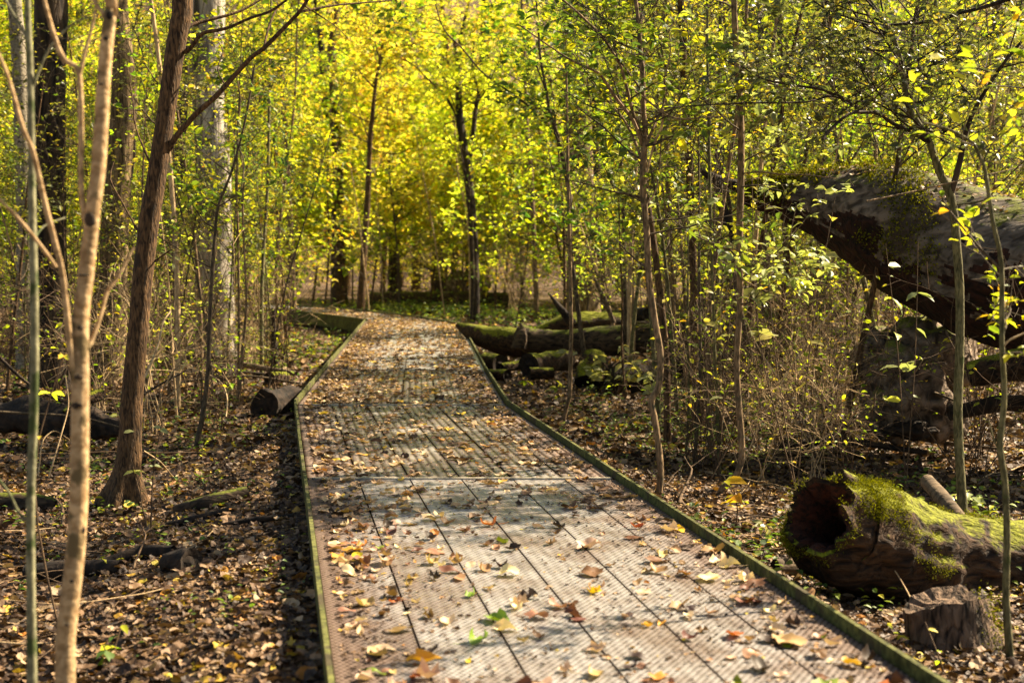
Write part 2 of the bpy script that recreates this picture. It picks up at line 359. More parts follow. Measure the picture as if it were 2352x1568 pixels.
DRY_FAR = [dry_leaf(rg, k, n=7, rings=1) for k in ('lobed', 'oval', 'ragged') * 3]

def rand_dirs(rng, n, zmin=-1, zmax=1):
    a = rng.uniform(0, 2 * math.pi, n); z = rng.uniform(zmin, zmax, n); q = np.sqrt(1 - z * z)
    return np.stack([q * np.cos(a), q * np.sin(a), z], 1)

# ------------------------------------------------------------------ growing twigs
class Grow:
    """collects twigs and the places where leaves sit"""
    def __init__(s, seed): s.rng = np.random.default_rng(seed); s.tw = []; s.lp = []; s.la = []
    def branch(s, p, d, L, r, lev, nchild=4, up=.15, spread=.9, leaf_every=.06, leafy=1.0, wob=.22):
        rng = s.rng; k = max(4, min(9, int(L / .18) + 3)); pts = [np.asarray(p, float)]; d = unit(d)
        for i in range(k - 1):
            d = unit(d + rng.standard_normal(3) * wob * .5 + np.array([0, 0, up * .35]))
            pts.append(pts[-1] + d * L / (k - 1))
        pts = np.array(pts); rad = r * np.linspace(1, .25, k) ** .9
        s.tw.append((pts, rad, lev))
        if lev > 0:
            for c in range(nchild):
                t = rng.uniform(.2, .97); f = t * (k - 1); i = int(f); q = pts[i] + (pts[min(i + 1, k - 1)] - pts[i]) * (f - i)
                dd = unit(pts[min(i + 1, k - 1)] - pts[i]); side = unit(np.cross(dd, rng.standard_normal(3)))
                nd = unit(dd * (1 - spread * .45) + side * spread * rng.uniform(.6, 1.1))
                s.branch(q, nd, L * rng.uniform(.35, .62) * (1.1 - .4 * t), max(r * .5, .0014), lev - 1, nchild, up, spread, leaf_every, leafy, wob)
        if lev <= 1 and leafy > 0:
            m = rng.poisson(max(0, L / leaf_every * leafy))
            if m:
                t = rng.uniform(.12, 1, m) * (k - 1); i = np.minimum(t.astype(int), k - 2); fr = (t - i)[:, None]
                q = pts[i] * (1 - fr) + pts[i + 1] * fr; dd = unit(pts[i + 1] - pts[i]); side = unit(np.cross(dd, np.array([0, 0, 1.0])) + 1e-3)
                sg = rng.choice([-1, 1], m)[:, None]
                s.lp.append(q); s.la.append(unit(dd * .6 + side * sg * rng.uniform(.5, 1.1, m)[:, None] + rng.standard_normal((m, 3)) * .28 + [0, 0, -.15]))
    def into(s, mb, twmat, lfmat, size, tpl=LEAF_MID, svar=.35, seg0=5, tilt=.55, minr=0.0):
        for pts, rad, lev in s.tw:
            mb.tube(pts, np.maximum(rad, minr), seg=seg0 if lev > 1 else 4 if lev == 1 else 3, mat=twmat, cap=False)
        if s.lp:
            q = np.concatenate(s.lp); a = np.concatenate(s.la); n = len(q); rng = s.rng
            nm = unit(np.array([0, 0, 1.0]) + rng.standard_normal((n, 3)) * tilt)
            mb.leaves(tpl, q, a, nm, size * (1 + svar * rng.standard_normal(n)).clip(.4, 1.8), mat=lfmat)
    def nleaf(s): return sum(len(q) for q in s.lp)

# ------------------------------------------------------------------ ground and hillside
def make_ground():
    xs = np.concatenate([-np.geomspace(160, 12, 22), np.linspace(-11, 14, 101), np.geomspace(15, 160, 22)])
    ys = np.concatenate([np.linspace(-30, 1, 12), np.linspace(1.5, 26, 99), np.geomspace(27, 62, 30), np.geomspace(66, 240, 18)])
    X, Y = np.meshgrid(xs, ys); Z = gh(X, Y)
    v = np.stack([X, Y, Z], -1).reshape(-1, 3); nx = len(xs)
    i, j = np.meshgrid(np.arange(len(ys) - 1), np.arange(nx - 1), indexing='ij'); a = (i * nx + j).ravel()
    mb = MB(); mb.add(v, np.stack([a, a + 1, a + nx + 1, a + nx], 1))
    o = mb.build('ground', M['ground']); tag(o, kind='structure')
    # far slope behind the trees
    mb = MB(); xs = np.linspace(-120, 120, 41); t = np.linspace(0, 1, 12)
    X, T = np.meshgrid(xs, t); Y = 92 + 45 * T + 6 * np.sin(X * .03); Z = -1 + 34 * T ** 1.1 + 1.5 * np.sin(X * .08 + T * 5)
    v = np.stack([X, Y, Z], -1).reshape(-1, 3); nx = 41
    i, j = np.meshgrid(np.arange(11), np.arange(nx - 1), indexing='ij'); a = (i * nx + j).ravel()
    mb.add(v, np.stack([a, a + 1, a + nx + 1, a + nx], 1)); o = mb.build('hill', M['ground']); tag(o, kind='structure')

# ------------------------------------------------------------------ boardwalk
ZK = ZD + .045                                    # kerb top
def O(x, y, z): return G(x / 1.0884, y / 1.0884, z)[:2]
Lp = [O(914, 797, ZK), O(741, 998, ZK), O(781, 1276, ZK), O(841, 1707, ZK)]
Rp = [O(1153, 806, ZK), O(1246, 980, ZK), O(1259, 996, ZK), O(1286, 1014, ZK), O(1647, 1250, ZK), O(2359, 1707, ZK)]
def ext(pl, y):                                   # carry the last run on past the camera
    a, b = pl[-2], pl[-1]; k = (y - b[1]) / (b[1] - a[1]); return pl + [b + (b - a) * k]
Lp = ext(Lp, -1.0); Rp = ext(Rp, -1.0)
def at_y(pl, y):
    p = np.array(pl)[::-1]; return np.array([np.interp(y, p[:, 1], p[:, 0]), y])
YJ = [-1.0, 3.9, 8.87, 13.3, 17.4, 21.0, 25.5, 29.3]
stations = [(at_y(Lp, y), at_y(Rp, y)) for y in YJ]
stations[-1] = (np.array(Lp[0]), at_y(Rp, Rp[0][1]))
FARL = [O(914, 797, ZK), O(776, 780, ZK), O(640, 767, ZK), O(470, 757, ZK)]
FARR = [O(1153, 806, ZK), O(1030, 787, ZK), O(868, 770, ZK), O(700, 760, ZK)]
for k in (1, 2, 3): stations.append((FARL[k], FARR[k]))

EDGE += [[s[0][1] for s in stations], [s[0][0] for s in stations], [s[1][0] for s in stations]]
make_ground()
bw = thing('boardwalk', 'raised boardwalk of grey composite boards with low green kerbs running away through the wood', 'boardwalk', (stations[1][0][0] + 1, 3.9, ZD))
BL = np.array(bw.location)
NP = 6
for si in range(len(stations) - 1):
    (l0, r0), (l1, r1) = stations[si], stations[si + 1]
    mode = 'deck_dimple' if si <= 1 else 'deck_rib' if si in (2, 3) else 'deck_far'
    npk = NP if si < 4 else 4
    gap = .008
    for k in range(npk):
        a, b = k / npk, (k + 1) / npk
        w0 = np.linalg.norm(r0 - l0); w1 = np.linalg.norm(r1 - l1)
        A, B = l0 + (r0 - l0) * (a + gap / w0 * .6), l0 + (r0 - l0) * (b - gap / w0 * .6)
        C, D = l1 + (r1 - l1) * (b - gap / w1 * .6), l1 + (r1 - l1) * (a + gap / w1 * .6)
        e = .014; dirv = unit((C + D) / 2 - (A + B) / 2)
        A, B, C, D = A + dirv * e, B + dirv * e, C - dirv * e, D - dirv * e
        zt = ZD + random.Random(si * 9 + k).uniform(-.0015, .0015)
        top = [(*A, zt), (*B, zt), (*C, zt), (*D, zt)]; bot = [(x, y, zt - .035) for x, y, _ in top]
        Ls = np.linalg.norm(C - B); wd = .32; u0 = k * .32
        mb = MB(); fs = [[0, 1, 2, 3], [4, 7, 6, 5], [0, 4, 5, 1], [1, 5, 6, 2], [2, 6, 7, 3], [3, 7, 4, 0]]
        uvt = [(u0, 0), (u0 + wd, 0), (u0 + wd, Ls), (u0, Ls)]
        mb.add(np.array(top + bot), fs, 0, False, uv=[uvt] + [[(0, 0)] * 4] * 5)
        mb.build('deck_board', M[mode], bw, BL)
def run(p, q, wid, h, zc, mat, name, off=0.0, parent=bw):
    p = np.array(p); q = np.array(q); d = unit(q - p); n = np.array([-d[1], d[0]])
    c = (p + q) / 2 + n * off; L = np.linalg.norm(q - p)
    mb = MB(); s_ = max(1, int(L / .5)); ax = np.array([[d[0], d[1], 0], [n[0], n[1], 0], [0, 0, 1]])
    mb.box((c[0], c[1], zc), L, wid, h, 0, ax); return mb.build(name, M[mat], parent, BL)
def kerb(pl, side, cuts):
    for k in range(len(pl) - 1):
        p, q = np.array(pl[k]), np.array(pl[k + 1]); n = max(1, int(round(np.linalg.norm(q - p) / cuts)))
        for i in range(n):
            a = p + (q - p) * (i / n); b = p + (q - p) * ((i + 1) / n); d = unit(b - a)
            jit = random.Random(k * 31 + i + side).uniform(-.004, .004)
            run(a + d * .006, b - d * .006, .020, .11, ZK - .055 + jit, 'curb', 'kerb_board', off=side * (.014 + jit * .6))
            run(a + d * .004, b - d * .004, .04, .17, ZD - .14, 'joist' if k < 9 else 'curb', 'side_beam', off=side * -.03)
kerb([s[0] for s in stations][::-1][3:], 1 * -1, 2.2)
kerb([s[1] for s in stations][::-1][3:], 1, 2.2)
# the turn to the left: tall side board, green
for k in range(3):
    run(FARL[k], FARL[k + 1], .04, .075 + .05, ZK - .0625, 'curb', 'kerb_board', off=-.022)
    run(FARL[k], FARL[k + 1], .045, .19, ZD - .15, 'curb', 'side_board', off=-.0)
    run(FARR[k], FARR[k + 1], .04, .1, ZK - .05, 'curb', 'kerb_board', off=.022)
for si in (1, 2, 3, 4, 5, 6):
    l, r = stations[si]; d = unit(r - l)
    run(l + d * .03, r - d * .03, .020, .030, ZD - .004, 'strip', 'joint_strip')
    run(l + d * .05, r - d * .05, .09, .14, ZD - .125, 'joist', 'cross_joist')
    for p in (l + d * .12, r - d * .12):
        mb = MB(); mb.box((p[0], p[1] + .1, .06), .1, .1, .44); mb.build('post', M['joist'], bw, BL)
def on_deck(x, y, m=0.0):
    x = np.asarray(x); y = np.asarray(y)
    l = np.interp(y, np.array([s[0][1] for s in stations]), np.array([s[0][0] for s in stations]))
    r = np.interp(y, np.array([s[1][1] for s in stations]), np.array([s[1][0] for s in stations]))
    return (x > l - m) & (x < r + m) & (y < 42), l, r

# ------------------------------------------------------------------ leaves lying on the boardwalk
def deck_leaves():
    rng = np.random.default_rng(11); pts = []
    def bay(y0, y1, n, edge, clump=.5):
        y = rng.uniform(y0, y1, n); _, l, r = on_deck(np.zeros(n), y)
        t = rng.random(n); e = rng.random(n) < edge; s = rng.beta(1, 9, n); t = np.where(e, np.where(rng.random(n) < .66, s * 1.2, 1 - s), t)
        x = l + .07 + (r - l - .14) * t
        for a, b in zip(x, y): pts.append((a, b))
    bay(4.3, 6.0, 150, .5); bay(6.0, 8.85, 300, .5); bay(8.9, 13.3, 520, .38); bay(13.3, 17.4, 1050, .42); bay(17.4, 21, 850, .4)
    bay(21, 25.5, 950, .45); bay(25.5, 29.3, 950, .4); bay(29.3, 38, 1500, 0)
    pts.sort(key=lambda p: p[1])
    ind, rest = pts[:300], pts[300:]
    cols = ['tan'] * 12 + ['pale cream'] * 6 + ['brown'] * 9 + ['orange'] * 3 + ['yellow'] * 1 + ['rust red'] * 1 + ['dark brown'] * 3 + ['green'] * 1
    shapes = ['lobed', 'oval', 'ragged']; words = {'lobed': 'lobed', 'oval': 'oval', 'ragged': 'ragged'}
    cache = {}; rows = ['first', 'second', 'third', 'fourth', 'fifth', 'sixth']; seen = {}
    for x, y in ind:
        c = cols[rng.integers(len(cols))]; si = rng.integers(3); sh = shapes[si]; v = rng.integers(4)
        if (c, sh, v) not in cache:
            r2 = np.random.default_rng(100 + si * 10 + v); rl = (.3, .9, 1.8, 2.7)[v]
            mb = MB(); tv, tf = dry_leaf(r2, sh, n=18, rings=3, roll=rl)
            mb.leaves((tv, tf), np.zeros((1, 3)), np.array([[1., 0, 0]]), np.array([[0, 0, 1.]]), [1.0], smooth=True)
            stem_ = np.array([(.42, 0, .03), (.62, .03, .02), (.85, -.02, .05)]); mb.tube(stem_, [.014, .010, .008], 4, cap=False)
            cache[(c, sh, v)] = (mb.mesh('fallen_leaf', M['dl_' + c]), ('flat', 'cupped', 'curled', 'rolled')[v])
        me, how = cache[(c, sh, v)]
        o = bpy.data.objects.new('fallen_leaf', me); COL.objects.link(o)
        s = .036 + .095 * rng.random() ** 1.3
        o.location = (x, y, ZD + .004); o.rotation_euler = (rng.normal(0, .12), rng.normal(0, .12), rng.uniform(0, 6.28)); o.scale = (s, s * rng.uniform(.65, 1), s * rng.uniform(.55, 1.2))
        _, l, r = on_deck(np.array([x]), np.array([y])); t = (x - l[0]) / (r[0] - l[0]); row = rows[min(5, int(t * 6))]
        where = 'close in front' if y < 6 else 'midway to the strip' if y < 7.6 else 'just before the strip' if y < 8.87 else 'past the joint strip'
        lab = f'{how} {c} {words[sh]} leaf on the {row} board row, {where}'
        tag(o, lab, 'leaf', 'fallen leaves lying on the near boards'); seen.setdefault(lab, []).append((y, o))
    ordn = ['nearest', 'second nearest', 'third nearest', 'fourth nearest', 'fifth nearest', 'sixth nearest', 'seventh nearest', 'eighth nearest']
    for lab, l in seen.items():
        if len(l) > 1:
            for i, (_, o) in enumerate(sorted(l, key=lambda q: q[0])): o['label'] = ordn[min(i, 7)] + ' ' + lab
    mb = MB(); rest = np.array(rest); n = len(rest); k = rng.integers(len(DRY_NEAR), size=n)
    for i in range(len(DRY_NEAR)):
        q = rest[k == i]; m = len(q)
        mb.leaves(DRY_NEAR[i], np.column_stack([q, np.full(m, ZD + .004)]), rand_dirs(rng, m, -.1, .1), unit(np.array([0, 0, 1.]) + rng.standard_normal((m, 3)) * .13), rng.uniform(.045, .105, m))
    cr = MB(); nn = 5200; y = 4.2 + 9.5 * rng.random(nn) ** 1.2; _, l, r = on_deck(np.zeros(nn), y); t = rng.random(nn); e = rng.random(nn) < .45; sd = rng.beta(1, 8, nn); t = np.where(e, np.where(rng.random(nn) < .5, sd, 1 - sd), t)
    for i, tp in enumerate(DRY_FAR):
        k_ = np.arange(nn) % len(DRY_FAR) == i; m = k_.sum()
        cr.leaves(tp, np.column_stack([(l + .04 + (r - l - .08) * t)[k_], y[k_], np.full(m, ZD + .003)]), rand_dirs(rng, m, -.1, .1), unit(np.array([0, 0, 1.]) + rng.standard_normal((m, 3)) * .2), rng.uniform(.008, .032, m))
    tag(cr.build('leaf_debris', M['lf_litter']), 'small crumbs and torn bits of dry leaves strewn over the near boards', 'leaf debris', kind='stuff')
    o = mb.build('leaf_litter_on_deck', M['lf_dry']); tag(o, 'dense scatter of brown and yellow fallen leaves on the far boards', 'leaf litter', kind='stuff')
deck_leaves()

# ------------------------------------------------------------------ leaf litter and low plants on the forest floor
def litter():
    rng = np.random.default_rng(21)
    def field(n, d0, d1, tpls, s0, s1, name, label, mat, pw=1.0):
        d = (rng.random(n) ** pw) * (d1 - d0) + d0; x = (rng.random(n) * 2 - 1) * (d * .40 + .3)
        ok = ~on_deck(x, d, .03)[0]; x, d = x[ok], d[ok]; m = len(x); k = rng.integers(len(tpls), size=m); mb = MB()
        z = gh(x, d) + rng.uniform(0, .035, m)
        for i, t in enumerate(tpls):
            s = k == i; mm = s.sum()
            mb.leaves(t, np.column_stack([x[s], d[s], z[s]]), rand_dirs(rng, mm, -.2, .2), unit(np.array([0, 0, 1.]) + rng.standard_normal((mm, 3)) * .45), rng.uniform(s0, s1, mm) * rng.choice([.6, .8, 1, 1.2, 1.6], mm))
        o = mb.build(name, mat); tag(o, label, 'leaf litter', kind='stuff')
    field(40000, 4.2, 11.5, DRY_NEAR, .028, .060, 'leaf_litter', 'deep brown leaf litter on the ground close to the boardwalk', M['lf_litter'])
    field(42000, 11.5, 22, DRY_FAR, .045, .085, 'leaf_litter', 'brown leaf litter between the thicket stems', M['lf_litter'])
    field(32000, 22, 48, DRY_FAR, .08, .15, 'leaf_litter', 'leaf litter under the distant trees', M['lf_litter'])
litter()

def herbs():
    rng = np.random.default_rng(31); mb = MB(); Q = []; S = []
    def patch(x, y, n, sx, sy, s):                     # round a picture position on the ground
        c = G(x, y); q = np.column_stack([c[0] + rng.standard_normal(n) * sx, c[1] + rng.standard_normal(n) * sy]); q = q[~((np.abs(q[:, 0] - 2.0) < .35) & (np.abs(q[:, 1] - 6.2) < .5))]; Q.append(q); S.append(np.full(len(q), s))
    for x, y, n, sx, sy, s in [(1620, 1020, 260, .5, .9, .035), (1450, 985, 120, .4, .7, .035), (1750, 1260, 50, .3, .3, .05), (520, 1010, 150, .8, 1.2, .035), (300, 1060, 60, .4, .5, .04),
                               (560, 1500, 25, .2, .2, .03), (150, 1190, 20, .5, .4, .04), (900, 712, 500, 3, 2.5, .10), (1000, 722, 400, 2.5, 2, .10), (1150, 735, 350, 2, 2.5, .09), (620, 800, 350, 1.4, 3, .06),
                               (520, 830, 250, 1.5, 2, .06), (2150, 1160, 90, .5, .8, .05), (1560, 900, 160, .8, 1.5, .05), (1420, 760, 200, 2, 2, .09), (420, 820, 300, 2, 3, .07), (90, 960, 150, 1.2, 2, .06), (1900, 960, 140, 1, 1.5, .05),
                               (480, 1180, 20, .6, .6, .025)]:
        patch(x, y, n, sx, sy, s)
    for _ in range(60): patch(rng.uniform(0, 2352), rng.uniform(680, 1450), 8, .2, .25, rng.uniform(.025, .05))
    q = np.concatenate(Q); s = np.concatenate(S); ok = ~on_deck(q[:, 0], q[:, 1], .05)[0]; q, s = q[ok], s[ok]; n = len(q)
    for k in range(4):
        h = rng.uniform(.03, .9, n) ** 1.2 * s * 3.2; p = np.column_stack([q, gh(q[:, 0], q[:, 1]) + h]) + rng.standard_normal((n, 3)) * s[:, None] * .6
        mb.leaves(LEAF_MID, p, rand_dirs(rng, n, -.1, .5), unit(np.array([0, 0, 1.]) + rng.standard_normal((n, 3)) * .4), s * rng.uniform(.6, 1.5, n))
    o = mb.build('ground_cover', M['lf_herb']); tag(o, 'low green seedlings and herbs growing through the leaf litter', 'ground cover', kind='stuff')
herbs()

# ------------------------------------------------------------------ logs, stumps, root plate
def nz(p, s, seed=0): return mnoise.noise(Vector((p[0] * s + seed, p[1] * s + seed * 1.7, p[2] * s)))
def log_mesh(mb, pts, rad, seg=28, rings=40, amp=.08, fs=3.0, seed=0, ends=(1, 1), mat=0, jag=0.0, flat=1.0, inner=None):
    pts = np.array(pts, float); rad = np.array(rad, float); t = np.linspace(0, 1, len(pts)); tt = np.linspace(0, 1, rings)
    def sm(a):
        return np.interp(tt, t, a)
    C = np.stack([sm(pts[:, i]) for i in range(3)], 1); Rr = sm(rad)
    for _ in range(3): C[1:-1] = (C[:-2] + C[1:-1] * 2 + C[2:]) / 4; Rr[1:-1] = (Rr[:-2] + Rr[1:-1] * 2 + Rr[2:]) / 4
    T = unit(np.gradient(C, axis=0)); a = np.array([0, 0, 1.0]) if abs(T[0][2]) < .8 else np.array([1.0, 0, 0]); u = unit(a - T[0] * np.dot(a, T[0])); V = np.zeros((rings, seg, 3))
    ang = np.linspace(0, 2 * math.pi, seg, endpoint=False)
    for i in range(rings):
        u = unit(u - T[i] * np.dot(u, T[i])); w = np.cross(T[i], u)
        for j in range(seg):
            dr = math.cos(ang[j]) * u + math.sin(ang[j]) * w; q = C[i] + dr * Rr[i]
            k = 1 + amp * nz(q, fs, seed) + amp * .5 * nz(q, fs * 3.3, seed + 5) + amp * .5 * nz((ang[j] * 1.4, ang[j] * .7, tt[i] * .6), 3, seed + 9)
            if jag: k *= 1 + .30 * nz((math.cos(ang[j]), math.sin(ang[j]), 0), 1.5, seed + 2) * math.exp(-i / 22)
            V[i, j] = C[i] + dr * Rr[i] * k
            if jag and i == 0: V[i, j] -= T[i] * jag * (nz((math.cos(ang[j]), math.sin(ang[j]), 0), 2.2, seed + 3) * 1.3 + abs(nz((math.cos(ang[j]) * 3, math.sin(ang[j]) * 3, 0), 3.1, seed + 8)) * 1.3 + max(0, math.cos(ang[j] - .3)) ** 5 * 1.1)
    seq = V.reshape(-1, 3)
    i0 = (np.arange(rings - 1)[:, None] * seg + np.arange(seg)[None]).ravel(); j0 = (np.arange(rings - 1)[:, None] * seg + (np.arange(seg)[None] + 1) % seg).ravel()
    mb.add(seq, np.stack([i0, j0, j0 + seg, i0 + seg], 1), mat)
    for e, (k, on) in enumerate(((0, ends[0]), (rings - 1, ends[1]))):
        if on:
            c = V[k].mean(0); r1 = c + (V[k] - c) * .5 - (T[k] * (-1 if e else 1)) * -.02
            vv = np.vstack([V[k], r1, c]); m = np.arange(seg); m2 = (m + 1) % seg
            fq = np.stack([m, m2, m2 + seg, m + seg], 1); ft = np.stack([m + seg, m2 + seg, np.full(seg, 2 * seg)], 1)
            if e == 0: fq, ft = fq[:, ::-1], ft[:, ::-1]
            vv2 = vv.copy(); mb.add(vv2, fq, mat + 1 if inner else mat, False); mb.add(vv2, ft, mat + 1 if inner else mat, False)
    return V, T, C

def simple_log(label, pts, rad, mat='log_old', endmat='log_black', cat='log', name='fallen_log', amp=.10, seed=0, group=None, seg=22, rings=30, fs=3.5):
    pts = [np.array([p[0], p[1], max(p[2], gh(p[0], p[1]) + .03 + .15 * r)]) for p, r in zip(pts, rad)]
    base = np.array(pts, float).mean(0); base[2] = min(p[2] for p in pts) - max(rad)
    root = thing(name, label, cat, base, group); mb = MB(); log_mesh(mb, pts, rad, seg, rings, amp, fs, seed, inner=True)
    mb.build('bark', [M[mat], M[endmat]], root, base); return root

def tufts(q, n_, count, root, base, seed, spread=.02, size=(.007, .018)):
    """moss: a nap of tiny blades standing on the points q"""
    rng = np.random.default_rng(seed); i = rng.integers(len(q), size=count); p = q[i] + rng.standard_normal((count, 3)) * spread
    p += n_[i] * .004; m = MB(); m.leaves(LEAF_FAR, p, unit(n_[i] + rng.standard_normal((count, 3)) * .6), rand_dirs(rng, count), rng.uniform(*size, count))
    o = m.build('moss', M['moss'], root, base); o['kind'] = 'stuff'; return o

# near mossy hollow log on the right
def near_log():
    a, b, c, d_ = P(1893, 1192, 7.15), P(1998, 1242, 7.4), P(2110, 1285, 7.6), P(2260, 1302, 7.75)
    e = P(2800, 1320, 8.2)
    base = np.array([c[0], c[1], 0]); root = thing('hollow_log', 'thick hollow fallen log with bright green moss and an open rotten end beside the boardwalk', 'log', base)
    mb = MB(); V, T, C = log_mesh(mb, [a, P(1925, 1214, 7.27), b, c, d_, e], [.19, .262, .295, .27, .25, .24], 64, 130, .16, 3.6, 3, ends=(0, 1), jag=.12)
    inn = MB(); seg = 64; cc = V[0].mean(0)
    lip = V[0]; rings = [lip, cc + (lip - cc) * .88 + T[0] * .012, cc + (lip - cc) * .66 + T[0] * .06]
    for k in range(1, 7): rings.append(cc + (lip - cc) * (.62 - .05 * k) * (1 + .10 * np.sin(np.arange(seg) * 1.3 + k * 2))[:, None] + T[0] * (.06 + .10 * k) + (C[min(129, 3 * k)] - C[0] - T[0] * np.linalg.norm(C[min(129, 3 * k)] - C[0])) )
    vv = np.concatenate(rings + [cc[None] + T[0] * .9]); nr = len(rings); m = np.arange(seg); m2 = (m + 1) % seg
    fq = np.concatenate([np.stack([k * seg + m, (k + 1) * seg + m, (k + 1) * seg + m2, k * seg + m2], 1) for k in range(nr - 1)])
    inn.add(vv, fq[: seg * 1], 1); inn.add(vv, fq[seg:], 0); inn.add(vv, np.stack([(nr - 1) * seg + m, np.full(seg, nr * seg), (nr - 1) * seg + m2], 1), 0)
    mb.build('bark', M['log_moss'], root, base); inn.build('rotten_core', [M['rot'], M['log_moss']], root, base)
    q = V.reshape(-1, 3); n_ = unit(q - np.repeat(V.mean(1), 64, 0)); s_ = np.repeat(np.arange(130), 64)
    nn = np.array([nz(p, 3.2, 4) + .5 * nz(p, 9, 2) for p in q]); w = (n_[:, 2] + n_[:, 0] * -.25 + nn * 1.9 - np.abs(s_ - 20) / 70 > .26) & (s_ < 110)
    tufts(q[w], n_[w], 26000, root, base, 3, .013, (.004, .011))
    w = (s_ < 2) & (nn > -.35); tufts(q[w], n_[w], 1100, root, base, 4, .012, (.005, .013))
    # torn knob standing on the upper lip
    k = MB(); q = P(1935, 1125, 7.3); log_mesh(k, [P(1962, 1160, 7.4), P(1938, 1112, 7.3), P(1928, 1084, 7.26)], [.12, .07, .025], 14, 10, .25, 9, 4); k.build('broken_knob', M['log_moss'], root, base)
near_log()
simple_log('smooth grey log lying under the open end of the hollow mossy log', [P(1780, 1328, 7.9), P(1900, 1318, 8.0), P(2050, 1330, 8.2)], [.055, .06, .06], 'log_bare', seed=4)

def stump():
    base = G(2190, 1500); root = thing('tree_stump', 'short brown shaggy stump with moss on its right side, before the hollow log', 'stump', base)
    d = gdepth(1500); mb = MB(); seg, rings = 44, 22
    cb, ct = P(2192, 1524, d + .12), P(2172, 1366, d + .18)
    V = np.zeros((rings, seg, 3)); ang = np.linspace(0, 2 * math.pi, seg, endpoint=False)
    for i in range(rings):
        t = i / (rings - 1); c = cb + (ct - cb) * t; rx = .188 * (1 - .10 * math.exp(-t * 6)); ry = .15
        for j in range(seg):
            dx, dy = math.cos(ang[j]), math.sin(ang[j]); k = 1 + .07 * nz((dx, dy, t * .35), 4.2, 2) + .06 * nz((dx, dy, t * .5), 11, 7)
            bulge = .06 * max(0, dx) ** 2 * math.exp(-((t - .3) / .25) ** 2)
            V[i, j] = (c[0] + dx * (rx * k + bulge), c[1] + dy * ry * k, c[2] + t * (.035 * dx - .04 * dx * dx + .02 * nz((dx * 3, dy * 3, 0), 3, 1) + .012 * nz((dx * 9, dy * 9, 0), 3, 1)) - (0.03 if i == 0 else 0))
    i0 = (np.arange(rings - 1)[:, None] * seg + np.arange(seg)[None]).ravel(); j0 = (np.arange(rings - 1)[:, None] * seg + (np.arange(seg)[None] + 1) % seg).ravel()
    mb.add(V.reshape(-1, 3), np.stack([i0, j0, j0 + seg, i0 + seg], 1)); mb.build('bark', M['stump'], root, base)
    top = MB(); c = V[-1].mean(0); m = np.arange(seg); m2 = (m + 1) % seg; r1 = c + (V[-1] - c) * .6 + [0, 0, -.03]
    top.add(np.vstack([V[-1], r1, c[None] + [0, 0, -.02]]), np.stack([m, m2, m2 + seg, m + seg], 1), 0, False); top.add(np.vstack([r1, c[None] + [0, 0, -.02]]), np.stack([m, m2, np.full(seg, seg)], 1), 0, False)
    top.build('broken_top', M['stump'], root, base)
    q = V.reshape(-1, 3); n_ = unit(q - np.repeat(V.mean(1), seg, 0)); w = (q[:, 0] > cb[0] + .10) & (q[:, 2] < .24) & (n_[:, 1] < .5)
    tufts(q[w], n_[w], 900, root, base, 5, .03)
stump()

def big_log():
    """huge fallen trunk crossing the top right, propped well above the ground"""
    pts = [P(1700, 442, 13.6), P(1800, 452, 13.5), P(1905, 468, 13.3), P(2010, 500, 13), P(2120, 548, 12.7), P(2250, 606, 12.3), P(2420, 650, 11.9), P(2650, 700, 11.4), P(3000, 770, 11)]
    rad = [.10, .21, .34, .50, .58, .61, .63, .66, .7]
    base = np.array([P(3000, 770, 11)[0], P(3000, 770, 11)[1], 0]); root = thing('fallen_log', 'huge grey fallen tree trunk propped above the ground, leaf covered on top and dark beneath', 'log', base)
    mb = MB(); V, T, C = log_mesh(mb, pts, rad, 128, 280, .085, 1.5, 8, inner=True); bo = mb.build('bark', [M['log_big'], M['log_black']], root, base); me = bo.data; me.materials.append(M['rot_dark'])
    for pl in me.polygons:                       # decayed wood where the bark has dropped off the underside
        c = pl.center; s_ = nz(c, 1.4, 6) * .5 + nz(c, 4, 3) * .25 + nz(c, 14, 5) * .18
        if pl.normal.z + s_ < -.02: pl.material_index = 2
    q = V.reshape(-1, 3); n_ = unit(q - np.repeat(C, V.shape[1], 0)); nn = np.array([nz(p, 1.6, 3) + .4 * nz(p, 6, 2) for p in q]); w = (n_[:, 1] < -.1) & (n_[:, 2] > -.25) & (nn > .02) & (q[:, 0] < P(2080, 500, 13)[0])
    tufts(q[w], n_[w], 9000, root, base, 7, .03, (.012, .035))
    def limb(p, r, nm='broken_limb', mat='log_big', seed=1):
        b = MB(); log_mesh(b, p, r, 16, 16, .15, 5, seed); b.build(nm, M[mat], root, base)
    limb([P(1740, 440, 13.6), P(1670, 420, 13.5), P(1625, 402, 13.4), P(1608, 390, 13.4)], [.10, .045, .035, .02], mat='log_black')
    limb([P(1648, 415, 13.45), P(1662, 490, 13.4), P(1690, 560, 13.3), P(1705, 620, 13.3)], [.045, .045, .03, .012], mat='log_black')
    # leaves resting on top of the trunk, by the hundred
    rng = np.random.default_rng(4); up = []; 
    VV = V.reshape(-1, 3)
    cen = np.repeat(C, V.shape[1], 0); nrm = unit(VV - cen); s = np.where(nrm[:, 2] > .72)[0]; pick = rng.choice(s, 900)
    q = VV[pick] + rng.standard_normal((900, 3)) * [.04, .04, 0] + [0, 0, .01]
    m = MB()
    for i, t in enumerate(DRY_FAR):
        e = np.arange(900) % len(DRY_FAR) == i; m.leaves(t, q[e], rand_dirs(rng, e.sum(), -.3, .3), unit(nrm[pick][e] + rng.standard_normal((e.sum(), 3)) * .25), rng.uniform(.03, .065, e.sum()))
    o = m.build('leaf_litter', M['lf_dry']); tag(o, 'pinkish fallen leaves settled along the top of the huge trunk', 'leaf litter', kind='stuff')
big_log()

